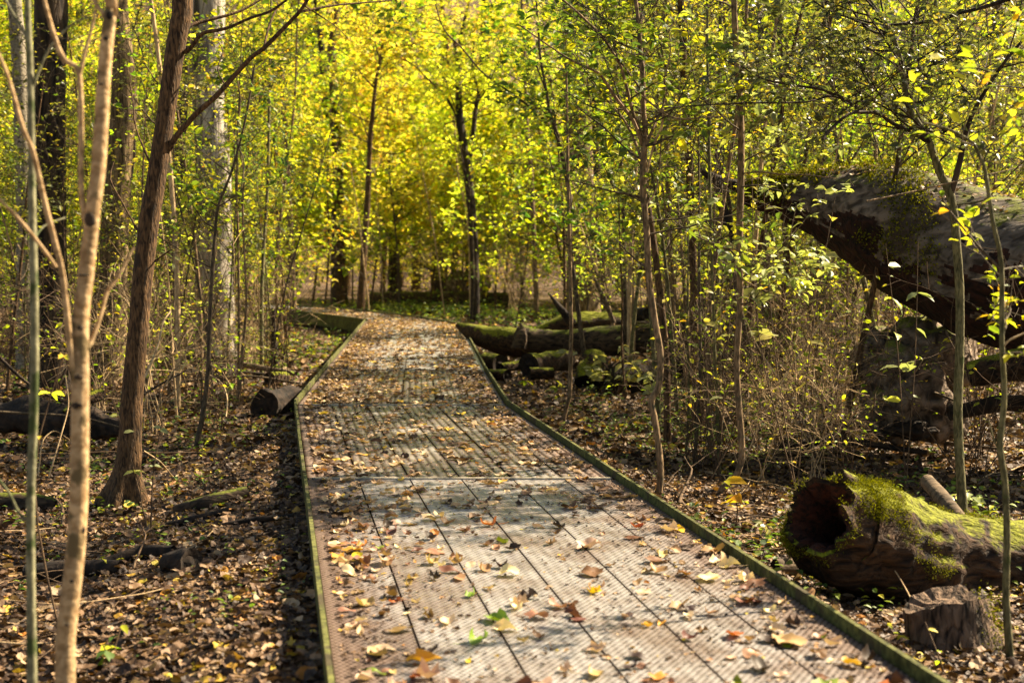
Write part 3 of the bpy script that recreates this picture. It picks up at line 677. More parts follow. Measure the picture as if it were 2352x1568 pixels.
def root_plate():
    d = 12.6; c = P(2105, 905, d); base = np.array([c[0], c[1], 0])
    root = thing('root_plate', 'upturned root plate of soil and mossy roots under the huge fallen trunk', 'root plate', base)
    import bmesh
    def blob(c, sx, sy, sz, seed, amp=.35, name='soil', mat='soil', sub=4):
        bm = bmesh.new(); bmesh.ops.create_icosphere(bm, subdivisions=sub, radius=1)
        for v in bm.verts:
            p = v.co.copy(); k = 1 + amp * mnoise.noise(p * 1.6 + Vector((seed, 0, 0))) + amp * .55 * mnoise.noise(p * 4 + Vector((0, seed, 0))) + amp * .3 * mnoise.noise(p * 9 + Vector((0, seed, 3)))
            v.co = Vector((p.x * sx * k, p.y * sy * k, p.z * sz * k)) + Vector(c) - Vector(base)
        for f in bm.faces: f.smooth = True
        me = bpy.data.meshes.new(name); bm.to_mesh(me); bm.free(); me.materials.append(M[mat]); o = bpy.data.objects.new(name, me); COL.objects.link(o); o.parent = root; return o
    blob(P(2075, 905, d), .36, .30, .42, 1.3); blob(P(2130, 830, d + .3), .42, .35, .36, 4.1, name='soil'); blob(P(2010, 830, d + .4), .20, .22, .30, 7.7, name='soil')
    blob(P(2170, 960, d), .22, .2, .22, 9.1, name='soil'); blob(P(2090, 985, d - .2), .2, .2, .09, 2.2, name='soil', mat='log_black')
    rng = np.random.default_rng(8)
    for k in range(9):
        g = Grow(40 + k); q = P(2060 + rng.uniform(-60, 90), 860 + rng.uniform(-60, 80), d - .25)
        g.branch(q, [rng.uniform(-1, 1), -.5, rng.uniform(-.5, .6)], rng.uniform(.4, .9), .014, 1, 2, 0, .9, leafy=0); mb = MB(); g.into(mb, 0, 0, .05); mb.build('root', M['log_bare'], root, base)
    return blob
blob = root_plate()
simple_log('mossy log end poking in at the far right below the huge trunk', [P(2230, 858, 11.5), P(2330, 838, 11.3), P(2480, 850, 11)], [.10, .13, .14], 'log_moss', seed=14)
simple_log('dark log lying on leaves behind the mossy log end', [P(2180, 950, 12), P(2300, 925, 12), P(2470, 930, 12)], [.06, .07, .08], 'log_black', seed=15)
simple_log('pale bare branch lying across the ground below the root plate', [P(1980, 985, gdepth(1010)), P(2080, 1000, gdepth(1020)), P(2200, 1022, gdepth(1035)), P(2290, 1030, gdepth(1045))], [.022, .026, .022, .012], 'log_bare', seed=16, seg=10, rings=14)
simple_log('dark branch lying flat in front of the pale one', [P(1790, 1022, 12.5), P(1950, 1012, 12.6), P(2130, 1040, 12.4)], [.03, .035, .02], 'log_black', seed=17, seg=10, rings=14)
simple_log('short thick branch leaning on the ground behind the hollow log', [P(2130, 1105, 9.2), P(2170, 1150, 8.8), P(2225, 1215, 8.5)], [.05, .05, .045], 'log_bare', seed=18, seg=12, rings=14)

# the pile of mossy logs beside the far part of the boardwalk
simple_log('long mossy log whose tapered left tip touches the boardwalk kerb', [P(1052, 747, 24.5), P(1095, 768, 24), P(1150, 783, 23.5), P(1240, 790, 23)], [.05, .17, .24, .24], 'log_moss', seed=21)
simple_log('split mossy log with a raised splintered end, lying on the pile', [P(1190, 770, 22.5), P(1225, 785, 22.4), P(1290, 787, 22.4), P(1400, 783, 22), P(1540, 775, 22)], [.20, .20, .20, .23, .24], 'log_old', seed=22)
r_ = simple_log('thick mossy log lying highest at the back of the pile', [P(1225, 772, 24.5), P(1300, 752, 24.5), P(1400, 752, 24.5), P(1560, 765, 24.5)], [.12, .25, .28, .30], 'log_moss', seed=23)
simple_log('broad dark log running right behind the sapling stems', [P(1500, 760, 21), P(1620, 768, 21), P(1800, 772, 21)], [.26, .36, .36], 'log_old', seed=24)
mb = MB(); q0 = P(1190, 785, 22.3); root = thing('wood_splinter', 'upright curved splinter of split wood at the left end of the split log', 'splinter', q0)
log_mesh(mb, [P(1192, 800, 22.2), P(1195, 770, 22.2), P(1203, 758, 22.25), P(1196, 742, 22.3)], [.13, .10, .06, .02], 12, 12, .3, 6, 3); mb.build('wood', M['log_old'], root, q0)
for lab, p, r, m_ in [('stubby mossy log end nearest the kerb, upper of the pair', [P(1112, 830, 20.5), P(1150, 836, 20.2)], [.13, .15], 'log_moss'),
                      ('small round log lying lowest beside the kerb', [P(1124, 860, 19.6), P(1166, 862, 19.3)], [.075, .08], 'log_moss'),
                      ('green mossy branch joining the two stubby logs', [P(1150, 845, 20), P(1195, 838, 20.3)], [.07, .07], 'log_moss'),
                      ('cut mossy log with its dark round end towards the boardwalk', [P(1215, 838, 20), P(1300, 828, 20.8)], [.165, .15], 'log_moss'),
                      ('small mossy log lying before the cut mossy log', [P(1215, 858, 19.2), P(1270, 856, 19.3)], [.09, .08], 'log_moss'),
                      ('wide mossy stump block under the broadleaf sapling', [P(1360, 880, 18.6), P(1362, 815, 18.8)], [.24, .17], 'log_moss'),
                      ('dark rotten log in the hollow right of the mossy block', [P(1400, 868, 18.2), P(1520, 872, 18.4)], [.19, .19], 'log_black'),
                      ('black rotten log lying behind the stems, right of the hollow', [P(1500, 835, 19.5), P(1700, 838, 19.5)], [.20, .18], 'log_black')]:
    simple_log(lab, p, r, m_, seed=len(lab), amp=.16, rings=14)
simple_log('black jagged broken branch standing out of the log pile', [P(1316, 745, 22.3), P(1290, 712, 22.3), P(1262, 676, 22.4)], [.075, .06, .012], 'log_black', seed=31, seg=12, rings=14, name='broken_branch', cat='branch')
simple_log('round black knot of wood on the pile below the right stems', [P(1462, 722, 22), P(1486, 722, 21.8)], [.11, .10], 'log_black', seed=32, rings=12, name='wood_knot', cat='wood')
simple_log('pale dead pole leaning over the mossy log pile', [P(1365, 640, 23), P(1388, 685, 23), P(1410, 742, 23)], [.03, .035, .04], 'log_bare', seed=33, seg=8, rings=12, name='dead_pole', cat='pole')
# left side
simple_log('short black charred log lying against the left kerb at the bend', [P(608, 930, 15.2), P(660, 925, 15.7), P(720, 915, 16.3)], [.165, .16, .14], 'log_black', seed=41, amp=.3)
simple_log('small mossy log end left of the boardwalk', [P(618, 868, 19.5), P(655, 866, 20)], [.085, .08], 'log_moss', seed=42, rings=12)
simple_log('black rotten stub behind the thin left stems', [P(505, 858, 19), P(540, 850, 19.4)], [.12, .11], 'log_black', seed=43, rings=12, amp=.2)
simple_log('black rotten log farther left of the thin stems', [P(432, 812, 21), P(475, 824, 20.7)], [.08, .11], 'log_black', seed=44, rings=12, amp=.2)
simple_log('long bare pole lying on the ground behind the thin left stems', [P(440, 812, 22), P(560, 838, 21), P(680, 858, 20.5)], [.05, .05, .035], 'log_bare', seed=45, seg=10)
simple_log('flat rotten log with a mossy top in the leaves left of the boardwalk', [P(405, 1205, 9.3), P(480, 1213, 9.2), P(570, 1205, 9.3)], [.035, .06, .045], 'log_old', seed=46, seg=14, rings=20)
simple_log('dark fallen branch just below the flat rotten log', [P(370, 1258, 8.7), P(450, 1256, 8.7), P(525, 1242, 8.8)], [.016, .026, .014], 'log_black', seed=47, seg=10, rings=14)
simple_log('thin dark branch lying towards the left kerb', [P(510, 1296, 8.3), P(590, 1292, 8.3), P(675, 1300, 8.3)], [.012, .02, .015], 'log_black', seed=48, seg=10, rings=14)
simple_log('low dark log at the left edge behind the beige tree', [P(-40, 1165, 10), P(60, 1160, 10), P(128, 1158, 10)], [.08, .08, .05], 'log_old', seed=49, rings=16)
simple_log('black rotten lump among leaves in front of the leaning tree', [P(385, 1392, 7.3), P(440, 1398, 7.2)], [.06, .075], 'log_black', seed=50, amp=.3, rings=14)
simple_log('dark branch lying in shade behind the rotten lump', [P(240, 1345, 7.7), P(330, 1330, 7.8), P(400, 1345, 7.7)], [.03, .045, .03], 'log_black', seed=51, amp=.2, rings=14)
simple_log('dark half buried log behind the beige tree at lower left', [P(60, 1375, 7.6), P(190, 1368, 7.6), P(280, 1375, 7.5)], [.05, .06, .04], 'log_black', seed=52, amp=.2, rings=14)
simple_log('big black fallen trunk lying behind the beige tree', [P(-80, 950, 13.6), P(100, 965, 13.2), P(230, 975, 13), P(300, 985, 12.8)], [.13, .15, .12, .05], 'log_black', seed=53, amp=.6)
simple_log('moss covered limb rising out of the black trunk at the left', [P(150, 950, 12.9), P(195, 915, 13), P(235, 905, 13.2)], [.04, .06, .05], 'log_moss', seed=54, amp=.2, rings=16)
simple_log('fallen trunk lying across behind the end of the boardwalk', [P(850, 690, 52), P(1000, 692, 52), P(1180, 690, 52)], [.3, .35, .3], 'log_old', seed=55, amp=.15)
def arc(label, pts, d, w, mat):
    simple_log(label, [P(x, y, d + .15 * i) for i, (x, y) in enumerate(pts)], [w * .5 * d / FD * (1 - .5 * i / len(pts)) for i in range(len(pts))], mat, seed=len(label), seg=7, rings=18, amp=.1, name='dead_branch', cat='branch')
for lab, pts, d, w, mt in [('pale dead stem arching over beside the thin crooked sapling', [(519, 957), (524, 916), (511, 875), (465, 853), (402, 834)], 13.4, 4, 'straw'),
        ('dark straight branch propped behind the leaning tree, rising to the right', [(330, 905), (372, 880), (420, 855), (452, 838)], 13.6, 6, 'bark_dark'),
        ('pale forked dead branch leaning behind the foot of the leaning tree', [(322, 890), (340, 850), (366, 790), (372, 740), (392, 715)], 12.5, 6, 'straw'),
        ('long dark branch sloping down behind the two near left stems', [(0, 822), (60, 880), (130, 920), (240, 948), (300, 950)], 12.8, 8, 'bark_dark'),
        ('thin dark branch lying level behind the beige tree', [(-20, 945), (80, 950), (180, 955), (290, 985)], 12.3, 7, 'bark_twig'),
        ('pale crooked stick sticking up between the two near left stems', [(112, 1120), (140, 1000), (160, 930), (150, 860)], 11.5, 4, 'straw'),
        ('pale kinked stick to the right of the green grey stem', [(88, 1100), (95, 1010), (125, 985), (160, 1010)], 11.5, 4, 'straw'),
        ('dark thin pole lying on the ground toward the charred log', [(400, 880), (480, 868), (580, 862), (690, 880)], 18.5, 7, 'bark_twig'),
        ('second dark pole lying behind the charred log', [(430, 855), (540, 852), (640, 862)], 19.5, 8, 'bark_dark'),
        ('pale dry stem bowed over right of the leaning tree foot', [(330, 1035), (370, 1060), (400, 1110), (408, 1150)], 10.6, 4, 'straw'),
        ('pale stalk leaning over the leaves in front of the rotten lump', [(385, 1440), (430, 1360), (470, 1280), (492, 1215)], 7.6, 4, 'straw'),
        ('dark low beam jutting from under the left side of the boardwalk', [(700, 1055), (640, 1052), (590, 1050), (560, 1052)], 12.4, 12, 'bark_dark'),
        ('pale bent stalk rising in front of the hollow log', [(2105, 1400), (2080, 1350), (2050, 1300), (2005, 1278)], 6.9, 4, 'straw'),
        ('reddish bramble cane arching before the huge trunk', [(1990, 462), (2100, 440), (2200, 415), (2300, 395), (2360, 380)], 8.6, 4, 'bark_sap'),
        ('bent brown cane in the right thicket near the kerb', [(1630, 1105), (1680, 1010), (1760, 960), (1880, 930), (1950, 925)], 10.8, 4, 'straw_dark'),
        ('pale cane crossing upward through the right thicket', [(1700, 1080), (1760, 940), (1830, 820), (1920, 700)], 11.2, 4, 'straw'),
        ('second pale cane leaning left through the right thicket', [(1880, 1050), (1830, 930), (1740, 800), (1690, 680)], 11.4, 4, 'straw')]:
    arc(lab, pts, d, w, mt)
blob_c = P(1050, 640, 56)
simple_log('dark upturned roots far behind the fork tree', [P(1010, 655, 56), P(1120, 650, 57)], [.5, .35], 'soil', seed=56, amp=.6, fs=1.2, name='root_plate', cat='root plate')

# scattered sticks
STICKS = {'left': [], 'right': []}
def sticks():
    rng = np.random.default_rng(61); protos = []
    for k in range(5):
        g = Grow(300 + k); g.branch((0, 0, .02), (1, 0, .02), 1, .011, 1, 2, 0, .7, leafy=0, wob=.25); mb = MB(); g.into(mb, 0, 0, .05)
        for a in mb.v: a[:, 2] *= .35
        protos.append(mb.mesh('fallen_stick', M['straw' if k % 2 else 'straw_dark']))
    zones = [('left', 'thin dry stick lying in the leaves left of the boardwalk', 0, 660, 850, 1560, 70), ('right', 'thin dry stick lying in the leaves right of the boardwalk', 1350, 2352, 880, 1400, 90)]
    for _, lab, x0, x1, y0, y1, n in zones:
        for i in range(n):
            q = G(rng.uniform(x0, x1), y0 + (y1 - y0) * rng.random() ** 1.7)
            if on_deck(np.array([q[0]]), np.array([q[1]]), .5)[0][0]: continue
            o = bpy.data.objects.new('fallen_stick', protos[rng.integers(5)]); COL.objects.link(o)
            o.location = (q[0], q[1], gh(q[0], q[1]) + .03); o.rotation_euler = (0, rng.normal(0, .06), rng.uniform(0, 6.28)); s = rng.uniform(.35, 1.5); o.scale = (s, s, s)
            STICKS[_].append(o); tag(o, lab, 'stick', 'dry sticks left of the boardwalk' if _ == 'left' else 'dry sticks right of the boardwalk')
sticks()

# ------------------------------------------------------------------ trees drawn from the photograph
def smooth_path(pts, k=4):
    p = np.array(pts, float); n = len(p)
    if n < 3: k = 2
    out = []
    for i in range(n - 1):
        p0, p1, p2, p3 = p[max(i - 1, 0)], p[i], p[i + 1], p[min(i + 2, n - 1)]
        for t in np.arange(k) / k:
            out.append(.5 * ((2 * p1) + (-p0 + p2) * t + (2 * p0 - 5 * p1 + 4 * p2 - p3) * t * t + (-p0 + 3 * p1 - 3 * p2 + p3) * t ** 3))
    out.append(p[-1]); return np.array(out)

def traced(label, main, mat, depth=None, branches=(), top=0.0, crown=None, name='tree', cat='tree', seg=14, rough=.05, flare=0.0, twigs=None, seed=1, group=None, dz=(0, 0)):
    """main and branches: (x, y, width) in picture units, main runs from the top down to the base; depth from where the base meets the ground"""
    if depth is None: depth = gdepth(main[-1][1])
    pts = [P(x, y, depth) for x, y, w in main]; rad = [w * .5 * depth / FD for x, y, w in main]
    if pts[-1][2] > .05 or main[-1][1] > 1560:                       # carry the foot down to the ground
        a, b = pts[-2], pts[-1]; k = (b[2] + .03) / max(a[2] - b[2], .05); pts.append(b + (b - a) * k); rad.append(rad[-1] * 1.15)
    pts[-1][2] = -.05
    pts = pts[::-1]; rad = rad[::-1]
    rng = np.random.default_rng(seed); q = [tuple(p) + (r,) for p, r in zip(pts, rad)]
    if top > 0:                                                     # the part above the frame
        a, b = pts[-2], pts[-1]; d = unit(b - a); d = unit(d * [1, 1, 1] + [0, 0, .3]); r0 = rad[-1]; nT = 5
        for i in range(1, nT + 1):
            z = b + d * (top - b[2]) * i / nT + rng.standard_normal(3) * [.06, .06, 0] * (top - b[2]) / nT; q.append((*z, max(.008, r0 * (1 - .75 * i / nT))))
    sp = smooth_path(q, 4); base = np.array([pts[0][0], pts[0][1], 0.0])
    root = thing(name, label, cat, base, group)
    fl = None
    if flare:
        z = sp[:, 2]; fl = flare * np.exp(-np.maximum(z, 0) / .16)
    mb = MB(); mb.tube(sp[:, :3], np.maximum(sp[:, 3], .002), seg, rough=rough, rng=rng, flare=fl); mb.build('trunk', M[mat], root, base)
    paths = [sp]
    for k, br in enumerate(branches):
        dd = br.get('dd', 0.0); L_ = br['p']; n = len(L_)
        bp = [tuple(P(x, y, depth + dd * i / max(1, n - 1))) + (w * .5 * depth / FD,) for i, (x, y, w) in enumerate(L_)]
        s2 = smooth_path(bp, 3); mb = MB(); mb.tube(s2[:, :3], np.maximum(s2[:, 3], .0015), max(5, seg // 2), cap=True, rough=.04, rng=rng)
        mb.build('branch', M[br.get('mat', mat)], root, base); paths.append(s2)
    if twigs:
        g = Grow(seed + 1000); tw = twigs; n = tw['n']; cand = paths if not tw.get('only') else [paths[i] for i in tw['only']]
        Ls = np.array([len(p) for p in cand], float); Ls /= Ls.sum()
        for i in range(n):
            p = cand[rng.choice(len(cand), p=Ls)]; z0, z1 = tw.get('z', (0.5, 99)); ok = np.where((p[:, 2] > z0) & (p[:, 2] < z1))[0]
            if len(ok) == 0: continue
            j = rng.choice(ok); s = p[j]; sd = unit(np.array([rng.standard_normal(), rng.standard_normal(), rng.uniform(*tw.get('up', (.1, .9)))]))
            g.branch(s[:3], sd, rng.uniform(*tw.get('L', (.4, 1.0))), min(s[3] * .55, tw.get('r', .008)), tw.get('lev', 2), tw.get('nc', 4), .15, .9, tw.get('every', .06), tw.get('leafy', 1.0))
        mb = MB(); g.into(mb, 0, 1, tw.get('size', .06), tw.get('tpl', LEAF_MID)); mb.build('crown', [M[tw.get('tmat', 'bark_twig')], M[tw.get('mat', 'lf_yg')]], root, base)
    return root

# near left stems
traced('slender grey green sapling stem standing farthest left, close in front', [(63, -10, 15), (69, 158, 16), (74, 475, 18), (79, 712, 20), (78, 932, 21), (70, 1183, 21), (74, 1568, 24)], 'bark_grey', 4.6, top=4.5,
       branches=[dict(p=[(60, 85, 8), (40, 50, 7), (15, 5, 6), (0, -30, 5)]), dict(p=[(72, 210, 7), (95, 150, 6), (115, 110, 6), (160, 60, 5), (200, 40, 4)]), dict(p=[(74, 560, 6), (100, 520, 5), (150, 500, 4)], dd=.2),
                 dict(p=[(66, 1200, 8), (45, 1180, 7), (20, 1130, 6), (-20, 1080, 5)])], twigs=dict(n=6, z=(3.1, 9), L=(.4, .9), mat='lf_yg', size=.05, lev=1), seed=3, seg=10)
traced('beige barked young tree with dark knots and a fork, close at the left', [(256, -10, 28), (253, 26, 29), (240, 158, 31), (227, 369, 33), (214, 480, 34), (205, 560, 35), (196, 640, 36), (185, 738, 38), (184, 932, 41), (181, 1132, 42), (172, 1283, 43), (152, 1450, 45), (150, 1568, 47)], 'bark_beige', 4.35, top=6.5,
       branches=[dict(p=[(203, 520, 20), (190, 470, 14), (186, 400, 13), (186, 327, 13), (182, 172, 13), (150, 140, 12), (132, 105, 11), (112, 40, 10), (98, -15, 9)]),
                 dict(p=[(184, 170, 10), (195, 120, 8), (212, 60, 7), (225, -10, 6)]),
                 dict(p=[(250, 60, 12), (235, 30, 11), (215, 0, 9), (205, -20, 8)]),
                 dict(p=[(178, 900, 16), (165, 830, 15), (145, 640, 14), (127, 560, 13), (105, 475, 13), (88, 400, 12), (74, 343, 11), (53, 295, 10), (21, 185, 9), (0, 132, 8), (-30, 60, 7)], dd=-.25),
                 dict(p=[(128, 614, 10), (90, 560, 9), (40, 500, 8), (-10, 450, 7)], dd=-.1),
                 dict(p=[(200, 800, 12), (212, 780, 10), (232, 722, 9), (246, 670, 9), (268, 640, 9), (290, 600, 7), (308, 568, 5)], dd=.1)], twigs=dict(n=8, z=(3.3, 9), L=(.5, 1.1), mat='lf_yel', size=.055), seed=4, seg=18, rough=.03)
def knots():
    tr = [o for o in COL.objects if o.get('label', '').startswith('beige barked')][0]; base = np.array(tr.location); rng = np.random.default_rng(2)
    for x, y, w, h in [(255, 38, 16, 20), (247, 90, 12, 10), (236, 195, 12, 5), (209, 505, 30, 34), (196, 632, 34, 5), (189, 752, 15, 12), (186, 865, 22, 14), (178, 930, 34, 16), (196, 1215, 12, 22), (170, 1330, 12, 9), (160, 1430, 12, 8)]:
        c = P(x, y, 4.345); r = w * .5 * 4.35 / FD; hh = h * .5 * 4.35 / FD; n = 9; mb = MB(); R0 = 17.5 * 4.35 / FD * (1 + (y / 1568) * .3)
        ax = P(np.interp(y, [0, 26, 158, 369, 480, 560, 640, 738, 932, 1132, 1283, 1450], [256, 253, 240, 227, 214, 205, 196, 185, 184, 181, 172, 152]), y, 4.35)
        th0 = math.asin(max(-.9, min(.9, (c[0] - ax[0]) / R0))); V = []
        for i in range(n):
            v = (i / (n - 1) * 2 - 1)
            for j in range(n):
                u = (j / (n - 1) * 2 - 1); q = max(0, 1 - u * u - v * v); a_ = th0 + u * math.sqrt(max(0, 1 - v * v)) * min(1.2, r / R0)
                rr = R0 * (.97 + .10 * q ** .5) * (1 + .02 * rng.standard_normal()); V.append((ax[0] + math.sin(a_) * rr, ax[1] - math.cos(a_) * rr, c[2] + v * hh))
        F = [[i * n + j, i * n + j + 1, (i + 1) * n + j + 1, (i + 1) * n + j] for i in range(n - 1) for j in range(n - 1)]
        mb.add(V, F); mb.build('knot', M['bark_dark'], tr, base)
knots()
traced('tall black barked trunk behind the beige tree', [(118, -10, 72), (112, 200, 74), (112, 500, 78), (116, 760, 84), (118, 890, 96)], 'bark_dark', None, top=11, flare=.3, seg=26, twigs=dict(n=26, z=(6.0, 12), L=(1, 2.2), mat='lf_yg', size=.09, r=.02), seed=5)
traced('pale speckled trunk at the far left edge', [(34, -10, 30), (42, 105, 34), (53, 370, 36), (58, 738, 40), (58, 850, 46)], 'bark_speck', None, top=12, seg=18, twigs=dict(n=16, z=(7, 12), L=(1, 2), mat='lf_yg', size=.09, r=.02), seed=6, rough=.03)
traced('ridged brown trunk between the beige tree and the leaning tree', [(268, -10, 46), (276, 105, 52), (285, 211, 58), (280, 316, 58), (264, 527, 60), (258, 686, 66), (253, 823, 72), (250, 885, 84)], 'bark_ridged', None, top=12, seg=24, flare=.35,
       branches=[dict(p=[(296, 240, 9), (308, 330, 8), (302, 400, 7), (286, 470, 6)], mat='bark_dark'), dict(p=[(225, 870, 30), (222, 760, 22), (228, 690, 14), (240, 640, 8)])], twigs=dict(n=26, z=(6.4, 12), L=(1, 2), mat='lf_yg', size=.09, r=.02), seed=7)
traced('dark brown leaning tree with a flared foot left of the boardwalk', [(418, -10, 46), (412, 60, 45), (400, 130, 43), (386, 230, 42), (370, 337, 42), (356, 430, 44), (343, 506, 46), (330, 620, 46), (318, 750, 46), (309, 850, 48), (302, 932, 50), (298, 1030, 53), (292, 1090, 60), (284, 1150, 80)], 'bark_brown', None, top=9, seg=28, flare=.9, rough=.03,
       branches=[dict(p=[(388, 345, 15), (404, 315, 14), (448, 264, 13), (480, 236, 12), (506, 211, 12), (543, 169, 11), (580, 130, 10), (606, 111, 10), (659, 58, 9), (690, 25, 8), (712, -10, 8)], dd=-.3),
                 dict(p=[(412, 78, 12), (428, 62, 10), (454, 53, 8), (517, 37, 7), (560, 22, 6), (606, -5, 5)], dd=.4), dict(p=[(425, 120, 11), (440, 108, 10), (464, 78, 9), (500, 70, 8), (527, 63, 7), (575, 42, 6), (622, 26, 6), (665, -5, 5)], dd=-.4),
                 dict(p=[(345, 376, 5), (330, 340, 5), (316, 306, 4), (308, 270, 4), (306, 237, 3), (298, 190, 3)], dd=.3), dict(p=[(322, 540, 5), (300, 500, 4), (275, 455, 4), (253, 411, 4), (262, 370, 3)], dd=.2),
                 dict(p=[(345, 607, 5), (360, 596, 5), (375, 586, 4), (395, 572, 3)]), dict(p=[(606, 111, 6), (618, 60, 5), (640, 10, 4)], dd=.3), dict(p=[(520, 200, 4), (500, 160, 3), (512, 120, 3), (500, 95, 2)], dd=.2),
                 dict(p=[(690, 28, 6), (760, 14, 5), (820, 8, 4), (900, 2, 3)], dd=.5), dict(p=[(700, 14, 4), (740, 40, 3), (770, 60, 2), (800, 90, 2)], dd=.5)],
       twigs=dict(n=26, z=(3.9, 12), L=(.6, 1.3), mat='lf_grn', size=.06, only=[0], r=.012, lev=1), seed=8)
traced('pale grey shaggy trunk standing behind the leaning tree', [(478, -10, 78), (476, 105, 74), (476, 211, 72), (484, 300, 74), (490, 400, 78), (492, 600, 84), (492, 780, 96)], 'bark_pale', 24, top=17, seg=28, twigs=dict(n=26, z=(9.5, 17), L=(1.5, 3), mat='lf_yel', size=.12, r=.03, tpl=LEAF_FAR), seed=9)
traced('dark trunk just right of the leaning tree top', [(434, -10, 26), (430, 60, 28), (424, 160, 26), (416, 300, 24), (404, 480, 22), (396, 640, 22), (392, 830, 24)], 'bark_dark', None, top=12, seg=14, seed=10, twigs=dict(n=12, z=(7, 12), L=(1, 2), mat='lf_yg', size=.09, r=.02))
traced('thin crooked dark sapling among the left brush', [(585, 148, 4), (572, 230, 5), (554, 316, 5), (530, 400, 6), (501, 475, 7), (494, 540, 8), (490, 596, 9), (484, 690, 9), (480, 781, 10), (478, 850, 10), (466, 950, 12), (456, 1000, 13), (446, 1045, 14)], 'bark_twig', None, name='sapling', cat='sapling', seg=8,
       branches=[dict(p=[(548, 470, 3), (556, 420, 3), (560, 370, 3), (545, 330, 2), (530, 290, 2)], dd=.4), dict(p=[(472, 960, 5), (462, 930, 4), (464, 880, 3), (458, 850, 2)])], twigs=dict(n=16, z=(1.2, 9), L=(.4, .9), mat='lf_grn', size=.06), seed=11)
traced('thin pale sapling left of the charred log', [(560, 560, 5), (566, 686, 6), (560, 781, 8), (552, 850, 9), (544, 935, 11)], 'bark_sap', None, name='sapling', cat='sapling', seg=8, top=4, twigs=dict(n=12, z=(1, 4), L=(.4, .8), mat='lf_yg', size=.06), seed=12)
traced('short dark dead snag left of the boardwalk', [(629, 712, 9), (628, 760, 11), (631, 800, 13), (633, 845, 17)], 'log_black', None, name='dead_snag', cat='snag', seg=10, rough=.15, seed=13)
# trees behind the bend
traced('dark slim tree standing just left of the end of the boardwalk', [(880, 95, 6), (870, 150, 7), (862, 200, 8), (855, 270, 10), (850, 330, 11), (843, 480, 14), (838, 540, 16), (835, 600, 16), (828, 705, 20)], 'bark_brown', 41, top=0, seg=12,
       branches=[dict(p=[(862, 205, 5), (830, 170, 4), (800, 130, 3), (760, 105, 2)]), dict(p=[(870, 150, 5), (893, 111, 5), (940, 105, 4), (1000, 120, 3), (1050, 160, 2)], dd=-2), dict(p=[(850, 340, 4), (900, 355, 3), (950, 340, 2)])],
       twigs=dict(n=30, z=(3.5, 12), L=(1.0, 2.4), mat='lf_yel', size=.12, tpl=LEAF_FAR, r=.02), seed=14)
traced('dark forked tree right of the end of the boardwalk', [(1050, 120, 9), (1052, 180, 12), (1056, 270, 18), (1064, 330, 19), (1074, 400, 20), (1083, 480, 20), (1088, 560, 20), (1091, 650, 20), (1091, 738, 24)], 'bark_dark', None, seg=14,
       branches=[dict(p=[(1076, 410, 13), (1082, 350, 12), (1088, 290, 12), (1094, 240, 10), (1100, 210, 8), (1085, 160, 6), (1090, 90, 4)], dd=.6), dict(p=[(1060, 300, 6), (1030, 230, 5), (990, 190, 4), (950, 150, 3), (910, 130, 2)], dd=-1), dict(p=[(1094, 240, 5), (1120, 200, 4), (1140, 150, 3)])],
       twigs=dict(n=30, z=(3.0, 12), L=(1.0, 2.2), mat='lf_yel', size=.11, tpl=LEAF_FAR, r=.02), seed=15)
traced('pale straight sapling just left of the forked tree', [(1041, 237, 4), (1051, 395, 5), (1068, 470, 5), (1078, 554, 6), (1080, 640, 7), (1083, 735, 8)], 'straw', None, name='sapling', cat='sapling', seg=7, twigs=dict(n=12, z=(1, 12), L=(.6, 1.4), mat='lf_yel', size=.10, tpl=LEAF_FAR), seed=16)
traced('slim brown sapling behind the left end of the mossy logs', [(1198, 40, 6), (1204, 105, 7), (1210, 290, 9), (1220, 395, 10), (1225, 527, 11), (1230, 640, 11), (1233, 732, 13)], 'bark_sap', None, name='sapling', cat='sapling', seg=8, top=11, twigs=dict(n=22, z=(2, 11), L=(.7, 1.8), mat='lf_yg', size=.10, tpl=LEAF_FAR), seed=17)
traced('thin dark curved stem bending beside the mossy block', [(1236, 60, 5), (1241, 132, 6), (1255, 210, 7), (1262, 253, 8), (1275, 300, 9), (1283, 327, 9), (1302, 411, 10), (1310, 475, 10), (1310, 570, 10), (1320, 649, 10), (1331, 738, 11), (1340, 800, 11), (1352, 850, 12), (1385, 888, 13)], 'bark_twig', None, name='sapling', cat='sapling', seg=9, top=7.5,
       branches=[dict(p=[(1262, 290, 6), (1225, 252, 6), (1183, 221, 5), (1140, 190, 5), (1104, 163, 4), (1060, 110, 4), (1020, 69, 3), (1000, 10, 3)], dd=-.8), dict(p=[(1300, 400, 5), (1340, 370, 4), (1380, 350, 3)]), dict(p=[(1255, 215, 4), (1230, 150, 3), (1190, 120, 2)])],
       twigs=dict(n=30, z=(1.8, 8), L=(.5, 1.3), mat='lf_grn', size=.085), seed=18)
traced('straight thin reddish stem in front of the mossy logs', [(1300, 120, 4), (1303, 300, 6), (1306, 480, 8), (1310, 643, 9), (1312, 756, 9), (1310, 850, 10), (1309, 905, 10), (1301, 935, 10), (1293, 958, 12)], 'bark_sap', None, name='sapling', cat='sapling', seg=8, top=6.5, twigs=dict(n=16, z=(1.6, 7), L=(.4, 1.0), mat='lf_grn', size=.08), seed=19)
traced('broad dark rough trunk hidden behind the leafy saplings', [(1320, -10, 60), (1325, 200, 62), (1330, 400, 66), (1336, 600, 70), (1340, 738, 84)], 'bark_ridged', None, top=18, seg=20, twigs=dict(n=26, z=(10, 18), L=(1.5, 3.5), mat='lf_yg', size=.13, r=.03, tpl=LEAF_FAR), seed=20)
traced('slim black trunk right of the broad rough trunk', [(1366, 150, 16), (1370, 400, 19), (1373, 560, 21), (1374, 728, 26)], 'bark_dark', None, top=14, seg=12, twigs=dict(n=14, z=(5, 14), L=(1, 2), mat='lf_yg', size=.12, tpl=LEAF_FAR), seed=21)
